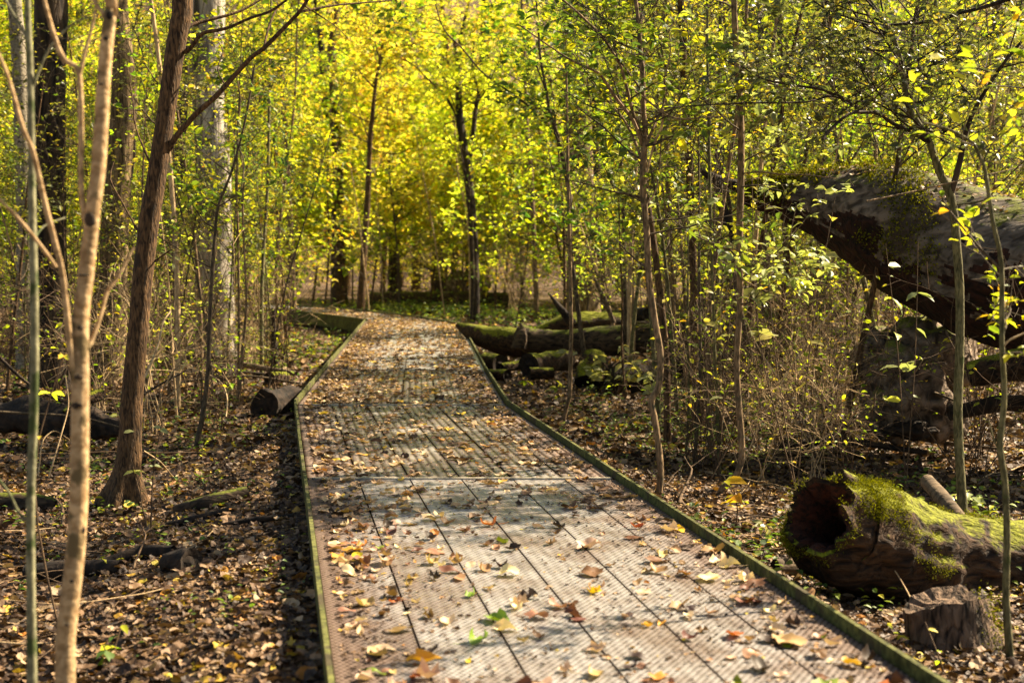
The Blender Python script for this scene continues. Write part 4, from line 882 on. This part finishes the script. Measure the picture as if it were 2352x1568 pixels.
# the stems right of the boardwalk
traced('pale multi-stemmed sapling whose branches fan out from head height', [(1458, -10, 9), (1467, 59, 10), (1470, 103, 11), (1476, 176, 12), (1477, 249, 12), (1482, 293, 13), (1479, 352, 15), (1477, 430, 16), (1486, 540, 15), (1491, 643, 15), (1505, 740, 15), (1517, 817, 15), (1513, 885, 15), (1496, 920, 16), (1503, 959, 15), (1513, 1029, 15), (1517, 1099, 15), (1504, 1166, 17)], 'bark_sap', None, name='sapling', cat='sapling', seg=12, top=5.2,
       branches=[dict(p=[(1477, 340, 9), (1455, 278, 8), (1417, 229, 8), (1382, 176, 7), (1367, 164, 6), (1311, 138, 5), (1260, 105, 4), (1194, 59, 3)], dd=-.5), dict(p=[(1474, 366, 8), (1452, 311, 7), (1429, 270, 7), (1405, 243, 6), (1353, 182, 4), (1310, 150, 3)], dd=.5),
                 dict(p=[(1484, 334, 8), (1500, 295, 7), (1511, 270, 7), (1525, 234, 5), (1527, 180, 4), (1540, 120, 3), (1535, 60, 3)], dd=.3), dict(p=[(1478, 315, 9), (1458, 272, 8), (1446, 229, 8), (1429, 161, 7), (1414, 132, 7), (1382, 82, 6), (1358, 59, 6), (1320, 23, 5), (1280, -10, 5)], dd=-.3),
                 dict(p=[(1440, 197, 5), (1487, 231, 5), (1531, 264, 4), (1569, 274, 4), (1610, 270, 3), (1678, 267, 2)], dd=-.6), dict(p=[(1480, 420, 5), (1500, 340, 5), (1520, 290, 5), (1524, 250, 4)], dd=-.2, mat='straw'), dict(p=[(1484, 470, 5), (1505, 440, 4), (1515, 380, 4), (1519, 300, 3)], dd=.2)],
       twigs=dict(n=46, z=(1.5, 6), L=(.35, .9), mat='lf_grn', size=.065, every=.09), seed=22)
traced('brown sapling stem right beside the fanning sapling', [(1468, 20, 8), (1474, 105, 11), (1479, 264, 12), (1480, 369, 13), (1489, 475, 14), (1502, 560, 15), (1512, 643, 15), (1523, 740, 16), (1530, 820, 16), (1532, 900, 17), (1533, 960, 17), (1533, 1020, 20)], 'bark_brown', None, name='sapling', cat='sapling', seg=10, top=6.5, twigs=dict(n=26, z=(1.8, 7), L=(.4, 1.1), mat='lf_grey', size=.075), seed=23)
traced('straight brown trunk in the middle of the right thicket', [(1562, -10, 16), (1567, 53, 16), (1570, 150, 17), (1573, 237, 18), (1583, 369, 18), (1588, 527, 19), (1594, 659, 19), (1597, 827, 21), (1603, 900, 22), (1609, 974, 26)], 'bark_brown', None, seg=14, top=8, flare=.2, twigs=dict(n=34, z=(2.0, 8), L=(.5, 1.3), mat='lf_grey', size=.075), seed=24)
traced('sunlit reddish sapling trunk with a curved foot near the kerb', [(1686, -10, 14), (1690, 105, 15), (1697, 200, 15), (1702, 300, 16), (1702, 400, 16), (1699, 527, 16), (1700, 640, 15), (1699, 720, 14), (1692, 830, 14), (1697, 930, 15), (1703, 1010, 15), (1702, 1060, 15), (1686, 1100, 15), (1660, 1120, 14), (1640, 1140, 13)], 'bark_sap', None, name='sapling', cat='sapling', seg=12, top=5.5,
       branches=[dict(p=[(1700, 400, 5), (1740, 395, 4), (1790, 400, 4), (1850, 402, 3), (1920, 410, 2)], dd=-.3), dict(p=[(1700, 575, 5), (1660, 570, 4), (1620, 575, 3), (1580, 585, 2)], dd=-.2), dict(p=[(1700, 590, 4), (1740, 575, 3), (1780, 590, 2)], dd=-.2), dict(p=[(1702, 640, 4), (1750, 665, 3), (1800, 680, 2)], dd=-.3),
                 dict(p=[(1702, 210, 5), (1740, 180, 5), (1790, 200, 4), (1870, 215, 3), (1915, 221, 3)], dd=-.5)],
       twigs=dict(n=26, z=(1.3, 6), L=(.35, .9), mat='lf_pale', size=.07, every=.09), seed=25)
traced('very thin straight stem left of the sunlit sapling', [(1624, -10, 6), (1625, 120, 6), (1627, 264, 7), (1630, 420, 7), (1634, 600, 7), (1639, 720, 7), (1642, 831, 8), (1648, 960, 8), (1653, 1080, 9)], 'bark_olive', None, name='sapling', cat='sapling', seg=8, top=4.6, twigs=dict(n=22, z=(1.6, 5), L=(.3, .8), mat='lf_grey', size=.06), seed=26)
traced('dark bent stem leaning across the right thicket', [(1499, 20, 5), (1511, 117, 6), (1537, 164, 7), (1572, 231, 8), (1600, 262, 9), (1622, 285, 9), (1636, 320, 10), (1648, 366, 10), (1668, 425, 10), (1680, 520, 10), (1690, 660, 10), (1720, 800, 11), (1740, 900, 11), (1748, 985, 12)], 'bark_twig', None, name='sapling', cat='sapling', seg=8, twigs=dict(n=26, z=(1.3, 6), L=(.4, 1.0), mat='lf_grey', size=.065), seed=27)
traced('dark branching tree with wide arching limbs in front of the huge trunk', [(1985, -10, 7), (1997, 0, 8), (2047, 79, 11), (2073, 158, 12), (2084, 237, 13), (2110, 285, 14), (2131, 316, 15), (2158, 395, 18), (2180, 440, 20), (2192, 500, 20), (2197, 560, 20), (2204, 659, 20), (2205, 781, 20), (2200, 932, 21), (2203, 1032, 21), (2208, 1120, 22), (2214, 1192, 24)], 'bark_olive', None, seg=14, top=4.6,
       branches=[dict(p=[(2184, 448, 15), (2205, 370, 14), (2221, 295, 12), (2240, 250, 10), (2260, 215, 9), (2279, 185, 8), (2310, 140, 7), (2360, 80, 6)], dd=-.4, mat='bark_dark'), dict(p=[(2140, 330, 10), (2100, 305, 9), (2052, 285, 9), (2020, 262, 8), (1989, 258, 8), (1950, 262, 7), (1905, 300, 7), (1890, 320, 6)], dd=-.5, mat='bark_dark'),
                 dict(p=[(1989, 258, 6), (1960, 240, 6), (1930, 222, 5), (1880, 205, 5), (1800, 193, 5), (1746, 179, 4), (1704, 153, 3)], dd=-.5, mat='bark_dark'), dict(p=[(1989, 256, 5), (1915, 221, 5), (1850, 235, 4), (1704, 237, 4), (1600, 243, 3), (1525, 248, 3)], dd=-.6, mat='bark_dark'),
                 dict(p=[(2047, 79, 7), (2010, 75, 6), (1980, 55, 6), (1950, 10, 5), (1940, -20, 5)], dd=.3, mat='bark_dark'), dict(p=[(2047, 58, 7), (2100, 55, 7), (2158, 47, 8), (2200, 32, 8), (2263, 16, 9), (2360, -15, 9)], dd=-.5, mat='bark_dark'),
                 dict(p=[(2270, 205, 5), (2240, 150, 4), (2210, 110, 4), (2230, 60, 3)], dd=.3), dict(p=[(2131, 316, 7), (2131, 285, 7), (2180, 300, 6), (2232, 327, 6), (2290, 360, 4)], dd=-.3, mat='bark_olive'), dict(p=[(2195, 470, 5), (2260, 460, 4), (2300, 420, 4), (2352, 370, 3)], dd=-.4)],
       twigs=dict(n=95, z=(2.3, 6), L=(.35, 1.05), mat='lf_olive', size=.05, every=.055, tmat='bark_dark'), seed=28)
traced('slender sapling at the far right crossing in front of the stump and hollow log', [(2120, 282, 5), (2180, 298, 6), (2232, 327, 7), (2250, 360, 8), (2263, 395, 9), (2279, 501, 10), (2296, 580, 11), (2301, 640, 12), (2301, 781, 12), (2307, 906, 13), (2298, 1000, 14), (2298, 1040, 15), (2308, 1107, 15), (2313, 1233, 16), (2311, 1383, 17), (2323, 1518, 20)], 'bark_olive', None, name='sapling', cat='sapling', seg=12,
       branches=[dict(p=[(2300, 800, 6), (2320, 780, 5), (2360, 762, 4)], mat='straw'), dict(p=[(2298, 1045, 5), (2280, 1000, 4), (2270, 960, 3)])], twigs=dict(n=16, z=(1.2, 4), L=(.25, .6), mat='lf_yg', size=.05, lev=1), seed=29)
for i, (lab, m, mt) in enumerate([('thin brown trunk far right of the bent stem', [(1790, -10, 12), (1795, 200, 13), (1800, 420, 14), (1806, 640, 15), (1810, 850, 17)], 'bark_brown'),
                 ('grey trunk rising behind the huge fallen trunk', [(1900, -10, 26), (1893, 120, 28), (1884, 300, 30), (1878, 560, 32), (1875, 790, 36)], 'bark_dark'),
                 ('slim dark trunk left of the grey one behind the huge trunk', [(1745, -10, 14), (1752, 200, 15), (1757, 420, 16), (1763, 790, 20)], 'bark_twig'),
                 ('dark trunk at the top right corner behind the branches', [(2290, -10, 22), (2285, 200, 24), (2280, 450, 26), (2275, 780, 30)], 'bark_brown'),
                 ('olive stem between the sunlit sapling and the brown trunk', [(1655, -10, 8), (1650, 220, 9), (1646, 500, 10), (1650, 720, 11), (1652, 900, 13)], 'bark_olive'),
                 ('brown stem right behind the fanning sapling', [(1520, -10, 9), (1528, 200, 10), (1535, 460, 12), (1545, 700, 13), (1555, 880, 15)], 'bark_sap'),
                 ('dark stem just left of the fanning sapling', [(1405, 0, 7), (1420, 250, 8), (1431, 480, 9), (1436, 700, 11), (1440, 850, 13)], 'bark_twig'),
                 ('narrow trunk far behind the middle of the boardwalk end', [(905, 450, 20), (904, 600, 24), (903, 690, 28)], 'bark_dark'),
                 ('rough trunk behind the left turn of the boardwalk', [(775, 380, 26), (776, 540, 30), (776, 712, 36)], 'bark_brown'),
                 ('brown trunk left of the pale shaggy one in the distance', [(640, 60, 10), (655, 300, 12), (668, 520, 12), (675, 740, 16)], 'bark_sap')]):
    traced(lab, m, mt, None, seg=10, top=12 if i not in (7, 8) else 14, twigs=dict(n=22, z=(3, 14), L=(.7, 1.8), mat='lf_yg' if i > 6 else 'lf_grey', size=.09, tpl=LEAF_FAR, r=.015), seed=50 + i)

# ------------------------------------------------------------------ leaf sprays on the near broad-leaved saplings
def broad_sprout(label, x, y, base_y, n, size, mat, seed, hgt=None, sx=.35):
    """a young broad-leaved plant rooted at picture row base_y whose leaves gather round (x, y)"""
    d = gdepth(base_y); base = G(x, base_y); base[2] = 0; top = P(x, y, d); rng = np.random.default_rng(seed)
    root = thing('broadleaf_seedling', label, 'seedling', base); mb = MB(); lv = MB(); q = []; a = []
    for k in range(max(1, n // 8)):
        e = top + rng.standard_normal(3) * [sx, sx * .6, sx * .45]; m = (base + e) / 2 + rng.standard_normal(3) * .05; pth = smooth_path([base + [0, 0, -.02], m, e], 4)
        mb.tube(pth, np.linspace(.006, .002, len(pth)), 5, cap=False)
        for j in range(min(8, n)):
            t = rng.uniform(.45, 1); c = pth[int(t * (len(pth) - 1))]; q.append(c); a.append(unit(np.array([rng.standard_normal(), rng.standard_normal(), rng.uniform(-.6, .2)])))
    lv.leaves(LEAF_MID, np.array(q), np.array(a), unit(np.array([0, -.35, 1.]) + rng.standard_normal((len(q), 3)) * .4), size * rng.uniform(.6, 1.3, len(q)), smooth=True)
    mb.build('stem', M['straw_dark'], root, base); lv.build('foliage', M[mat], root, base)
broad_sprout('broad-leaved green seedling in front of the mossy log pile', 1415, 800, 905, 72, .15, 'lf_pale', 1, sx=.40)
broad_sprout('broad-leaved seedling with drooping leaves right of the mossy block', 1540, 860, 960, 40, .13, 'lf_pale', 2, sx=.3)
broad_sprout('low dark green seedling on the leaves before the small logs', 1235, 880, 905, 24, .10, 'lf_grn', 3, sx=.2)
broad_sprout('seedling with two big sunlit leaves at the kerb below the sunlit sapling', 1690, 1125, 1205, 12, .13, 'lf_yg', 4, sx=.13)
broad_sprout('pale green seedling beside the kerb, left of the hollow log', 1775, 1190, 1240, 14, .09, 'lf_pale', 5, sx=.1)
broad_sprout('pale green seedling behind the hollow log', 2185, 1100, 1170, 16, .10, 'lf_pale', 6, sx=.16)
broad_sprout('small bright seedling right of the stump behind the log', 2290, 1135, 1190, 12, .08, 'lf_grn', 7, sx=.12)
broad_sprout('tiny seedling in front of the stump', 2175, 1400, 1560, 3, .05, 'lf_yg', 8, sx=.06)
broad_sprout('tiny thin seedling between the kerb and the stump', 2060, 1400, 1500, 4, .05, 'lf_yg', 9, sx=.06)
broad_sprout('blurred green seedling growing behind the beige tree', 345, 900, 1240, 16, .06, 'lf_pale', 10, sx=.18)
broad_sprout('low green fern-like seedling at the foot of the beige tree', 265, 1480, 1565, 18, .09, 'lf_grn', 11, sx=.15)
broad_sprout('small green seedling in leaves left of the rotten lump', 345, 1350, 1420, 8, .06, 'lf_yg', 12, sx=.08)
broad_sprout('yellow leaved seedling left of the charred log', 430, 1010, 1075, 16, .05, 'lf_yel', 13, sx=.15)
broad_sprout('tuft of bright leaves on the beige tree trunk side', 150, 735, 1500, 8, .06, 'lf_yel', 14, sx=.06)
broad_sprout('yellow leaved seedling in the right thicket', 1810, 700, 985, 24, .085, 'lf_yel', 15, sx=.22)
broad_sprout('pale leaved sapling spray before the huge trunk', 2080, 590, 1120, 22, .12, 'lf_pale', 16, sx=.22)
broad_sprout('pale big-leaved spray before the left tip of the huge trunk', 1830, 415, 1130, 28, .13, 'lf_pale', 17, sx=.28)
broad_sprout('sunlit pale leaves on the thicket beside the sunlit sapling', 1650, 575, 1100, 16, .10, 'lf_pale', 18, sx=.22)

# ------------------------------------------------------------------ dry brush, saplings and understory trees as copies
def dry_shrub(seed, nst, H, mat, leafy, lmat):
    rng = np.random.default_rng(seed); root = thing('dry_shrub', 'dry shrub', 'shrub'); g = Grow(seed)
    for k in range(nst):
        a = rng.uniform(0, 6.28); t = rng.uniform(.05, .75); g.branch((rng.normal(0, .08), rng.normal(0, .08), -.02), (math.cos(a) * t, math.sin(a) * t, 1), H * rng.uniform(.6, 1.1), .0055, 2, 4, -.05, .8, .12, leafy, wob=.26)
    st = MB(); 
    for pts, rad, lev in g.tw: st.tube(pts, np.maximum(rad, .0021), 4 if lev else 3, cap=False)
    st.build('stems', M[mat], root); root.children[0].name = 'stem_cluster'
    if g.lp:
        lv = MB(); g.tw = []; g.into(lv, 0, 0, .045); lv.build('foliage', M[lmat], root)
    return root
def understory(seed, H, mat, lmat, size, nb, L, leafy=1.0, every=.06, z0=.25, r=.02, tpl=LEAF_FAR, lean=.08, name='understory_tree', cat='tree', up=(.1, .8)):
    rng = np.random.default_rng(seed); root = thing(name, 'tree', cat); g = Grow(seed)
    p = [np.array([0, 0, -.05])]; d = np.array([rng.normal(0, lean), rng.normal(0, lean), 1])
    for i in range(6): d = unit(d + rng.standard_normal(3) * [.06, .06, 0]); p.append(p[-1] + d * H / 6)
    sp = smooth_path(np.column_stack([np.array(p), r * np.linspace(1, .2, 7)]), 3); mb = MB(); mb.tube(sp[:, :3], sp[:, 3], 8, rough=.05, rng=rng); mb.build('trunk', M[mat], root)
    for k in range(nb):
        t = rng.uniform(z0, 1); s = sp[int(t * (len(sp) - 1))]; a = rng.uniform(0, 6.28)
        g.branch(s[:3], (math.cos(a), math.sin(a), rng.uniform(*up)), L * rng.uniform(.5, 1.1) * (1.25 - .55 * t), max(.004, s[3] * .45), 2, 5, .1, .95, every, leafy)
    mb = MB(); g.into(mb, 0, 1, size, tpl, minr=.002); mb.build('crown', [M['bark_twig'], M[lmat]], root); return root

FAR = (0, -400, -50)
MARKS = [(40, 'the pale speckled trunk'), (116, 'the tall black trunk'), (265, 'the ridged brown trunk'), (350, 'the leaning tree'), (482, 'the pale shaggy trunk'), (552, 'the thin pale sapling'), (631, 'the short dead snag'), (776, 'the rough trunk at the turn'),
         (845, 'the slim tree at the boardwalk end'), (1075, 'the dark forked tree'), (1215, 'the slim brown sapling by the logs'), (1310, 'the reddish stem'), (1373, 'the slim black trunk'), (1485, 'the fanning sapling'), (1583, 'the straight brown trunk'),
         (1700, 'the sunlit reddish sapling'), (1805, 'the thin brown trunk'), (1890, 'the grey trunk'), (2060, 'the root plate'), (2200, 'the arching-limbed tree'), (2310, 'the far right slender sapling')]
ORD = ['nearest', 'second nearest', 'third nearest', 'fourth nearest', 'fifth nearest', 'sixth nearest', 'seventh nearest', 'eighth nearest', 'ninth nearest', 'tenth nearest', 'eleventh nearest', 'twelfth nearest'] + ['farther'] * 60
def relabel(objs, kind):
    """each copy named by the landmark it stands closest to and its order of distance there"""
    cells = {}
    for o in objs:
        x, y = o.location.x, o.location.y; px = 1176 + x / max(y, .5) * FD
        mx, nm = min(MARKS, key=lambda m: abs(m[0] - px)); rel = 'behind' if abs(mx - px) < 22 else 'left of' if px < mx else 'right of'
        if px < -60: rel, nm = 'beyond', 'the left edge'
        if px > 2420: rel, nm = 'beyond', 'the right edge'
        cells.setdefault((rel, nm), []).append((y, o))
    for (rel, nm), l in cells.items():
        l.sort(key=lambda q: q[0])
        for i, (_, o) in enumerate(l): o['label'] = f'{kind} {rel} {nm}' if len(l) == 1 else f'{ORD[i]} {kind} {rel} {nm}'
def place(protos, spots, kind, group, srange, seed):
    rng = np.random.default_rng(seed); used = place.used; objs = []
    for (x, y) in spots:
        k = rng.integers(len(protos)); pr = protos[k]; s = rng.uniform(*srange); rz = rng.uniform(0, 6.28)
        if pr.name not in used:
            used.add(pr.name); pr.location = (x, y, 0); pr.rotation_euler = (0, 0, rz); pr.scale = (s, s, s); pr['group'] = group; objs.append(pr)
        else: objs.append(dup(pr, (x, y, 0), rz, s, None, group))
    relabel(objs, kind)
place.used = set()
def spots(n, x0, x1, d0, d1, seed, margin=.5, sep=.6, clear=()):
    """n places between picture columns x0 and x1 and depths d0 to d1, off the boardwalk"""
    rng = np.random.default_rng(seed); out = []; tries = 0
    while len(out) < n and tries < n * 40:
        tries += 1; d = math.sqrt(rng.uniform(d0 * d0, d1 * d1)); x = (rng.uniform(x0, x1) - 1176) / FD * d
        if on_deck(np.array([x]), np.array([d]), margin)[0][0]: continue
        px = 1176 + x / d * FD
        if any(a <= px <= b and d < e for a, b, e in clear): continue
        if any((x - a) ** 2 + (d - b) ** 2 < sep * sep for a, b in out): continue
        out.append((x, d))
    return out

place.used = set()
for k_ in ('left', 'right'): relabel(STICKS[k_], 'thin dry stick lying')
sh = [dry_shrub(70 + k, 7, 1.7, ['straw', 'straw_dark', 'straw_dark'][k % 3], .25, 'lf_yg') for k in range(5)]
place(sh, spots(28, 1600, 2280, 10.3, 15, 1, sep=.42, clear=[(1960, 2190, 13.2)]), 'tangled leafless brush', 'dry brush right of the boardwalk', (.65, 1.1), 1)
place(sh, spots(12, 1350, 2000, 15, 24, 2, clear=[(1040, 1640, 24)]), 'deep-thicket leafless brush', 'dry brush deeper in the right thicket', (.8, 1.3), 2)
place(sh, spots(34, -60, 740, 13.5, 27, 3, clear=[(650, 860, 34)]), 'tangled dry brush', 'dry brush left of the boardwalk', (.8, 1.4), 3)
place(sh, spots(16, 0, 2400, 32, 48, 4), 'distant dark brush', 'dry brush in the distance', (1.2, 2.0), 4)
place([sh[1], sh[2], sh[4]], spots(9, 960, 1200, 44, 52, 5, sep=.8), 'brown tangled far brush', 'brown thicket behind the end of the boardwalk', (1.5, 2.3), 5)

sapR = [understory(90 + k, 4.4, ['bark_sap', 'bark_olive', 'bark_twig', 'bark_brown'][k % 4], ['lf_grey', 'lf_grn', 'lf_yg', 'lf_grey'][k % 4], .058, 20, 1.0, .75, .065, .3, .018, LEAF_MID, .07, 'sapling', 'sapling', (.3, 1.3)) for k in range(6)]
place(sapR, spots(24, 1420, 2500, 14.5, 22, 11, sep=.7, clear=[(1680, 2500, 15.5)]), 'leafy thin sapling', 'thin saplings in the right thicket', (.8, 1.3), 11)
place(sapR, spots(16, -150, 740, 16, 25, 12, sep=.8, clear=[(90, 320, 21), (420, 530, 30), (640, 860, 30)]), 'leafy thin sapling', 'thin saplings in the left thicket', (.8, 1.25), 12)
bare = [understory(200 + k, 4.6, ['straw', 'bark_sap', 'bark_twig', 'bark_olive', 'straw_dark'][k % 5], ['lf_yg', 'lf_yel'][k % 2], .055, 15, .9, .22, .07, .15, .016, LEAF_FAR, .10, 'bare_sapling', 'sapling', (.7, 2.2)) for k in range(6)]
place(bare, spots(50, 1400, 2420, 11.5, 26, 21, sep=.45, clear=[(1040, 1540, 23)]), 'nearly bare sapling', 'nearly bare saplings in the right thicket', (.7, 1.25), 21)
place(bare, spots(34, -80, 790, 14, 30, 22, sep=.5, clear=[(670, 860, 34)]), 'nearly bare sapling', 'nearly bare saplings in the left thicket', (.7, 1.25), 22)
place(bare, spots(14, 500, 2000, 33, 46, 23, sep=.8), 'far nearly bare sapling', 'nearly bare saplings around the boardwalk end', (1.0, 1.6), 23)
slim = [understory(230 + k, 7.8, ['bark_sap', 'bark_brown', 'straw', 'bark_olive'][k % 4], ['lf_yg', 'lf_grey'][k % 2], .06, 13, 1.1, .5, .07, .35, .030, LEAF_FAR, .05, 'slender_sapling', 'sapling', (.6, 1.8)) for k in range(5)]
place(slim, spots(13, 1380, 2150, 12, 20, 24, sep=.6), 'tall slender sapling', 'tall slender saplings on the right', (.85, 1.2), 24)
place(slim, spots(6, 340, 670, 16, 28, 25, sep=.8), 'tall slender sapling', 'tall slender saplings on the left', (.85, 1.2), 25)
undY = [understory(120 + k, 7.5, ['bark_twig', 'bark_brown', 'bark_sap'][k % 3], ['lf_yel', 'lf_yg', 'lf_yel'][k % 3], .135, 36, 2.2, 1, .07, .16, .035) for k in range(5)]
undG = [understory(140 + k, 7.0, ['bark_twig', 'bark_brown'][k % 2], 'lf_yg', .08, 32, 1.8, .85, .07, .16, .032) for k in range(4)]
place(undG, spots(25, -200, 760, 23, 36, 13, sep=1.2, margin=1.2, clear=[(250, 700, 25.5), (680, 860, 33)]), 'yellow green understory tree', 'understory trees left of the boardwalk', (.8, 1.25), 13)
place(undG, spots(18, 1260, 2600, 25, 38, 14, sep=1.2, margin=1.2), 'yellow green understory tree', 'understory trees right of the boardwalk', (.8, 1.25), 14)
place(undY, spots(46, 300, 2100, 43.5, 60, 15, sep=1.6), 'bright yellow distant understory tree', 'yellow understory trees beyond the boardwalk', (.9, 1.5), 15)

# tall trees with crowns above the picture
def tall(seed, H, r, mat, lmat):
    return understory(seed, H, mat, lmat, .15, 30, 3.6, .8, .10, .45, r, LEAF_FAR, .03, 'tall_tree', 'tree', (.0, .7))
tl = [tall(160 + k, 15, .2, ['bark_ridged', 'bark_dark', 'bark_brown'][k % 3], ['lf_yg', 'lf_yel', 'lf_yg'][k % 3]) for k in range(3)]
place(tl, spots(16, -100, 2450, 48, 80, 16, sep=4), 'tall distant forest tree', 'tall trees in the distance', (.9, 1.4), 16)
place(tl, [(15, 24), (9.5, 25), (-9, 16), (-10.5, 24), (9, 1.5), (17, 9)], 'added tall shade tree', 'tall shade trees added outside the frame', (.7, .95), 17)  # trees outside the frame, added so their crowns throw dappled shade into view

def far_wood():
    rng = np.random.default_rng(77); mb = MB()
    for k in range(40):
        d = rng.uniform(60, 90); x = rng.uniform(-.42, .42) * d; h = rng.uniform(10, 20); r = rng.uniform(.05, .25)
        mb.tube(np.array([(x, d, -1), (x + rng.normal(0, .3), d, h * .5), (x + rng.normal(0, .6), d, h)]), [r, r * .8, r * .4], 6, mat=1, cap=False)
    C = 1500
    d = rng.uniform(62, 92, C); x = rng.uniform(-.45, .45, C) * d; z = rng.uniform(.3, 17, C)
    n = 70; q = np.stack([x, d, z], 1)[:, None] + rng.standard_normal((C, n, 3)) * [1.1, 1.0, .5]
    q = q.reshape(-1, 3); m = len(q)
    mb.leaves(LEAF_FAR, q, rand_dirs(rng, m, -.4, .3), unit(np.array([0, 0, 1.]) + rng.standard_normal((m, 3)) * .6), rng.uniform(.14, .26, m))
    o = mb.build('far_wood', [M['lf_yel'], M['bark_brown']]); tag(o, 'distant yellow wood closing the view behind all the trees', 'wood', kind='stuff')
far_wood()

for o in [q for q in COL.objects if q.get('label') in ('tree', 'dry shrub')]:      # kinds of sapling that were not needed
    for ch in list(o.children): bpy.data.objects.remove(ch)
    bpy.data.objects.remove(o)
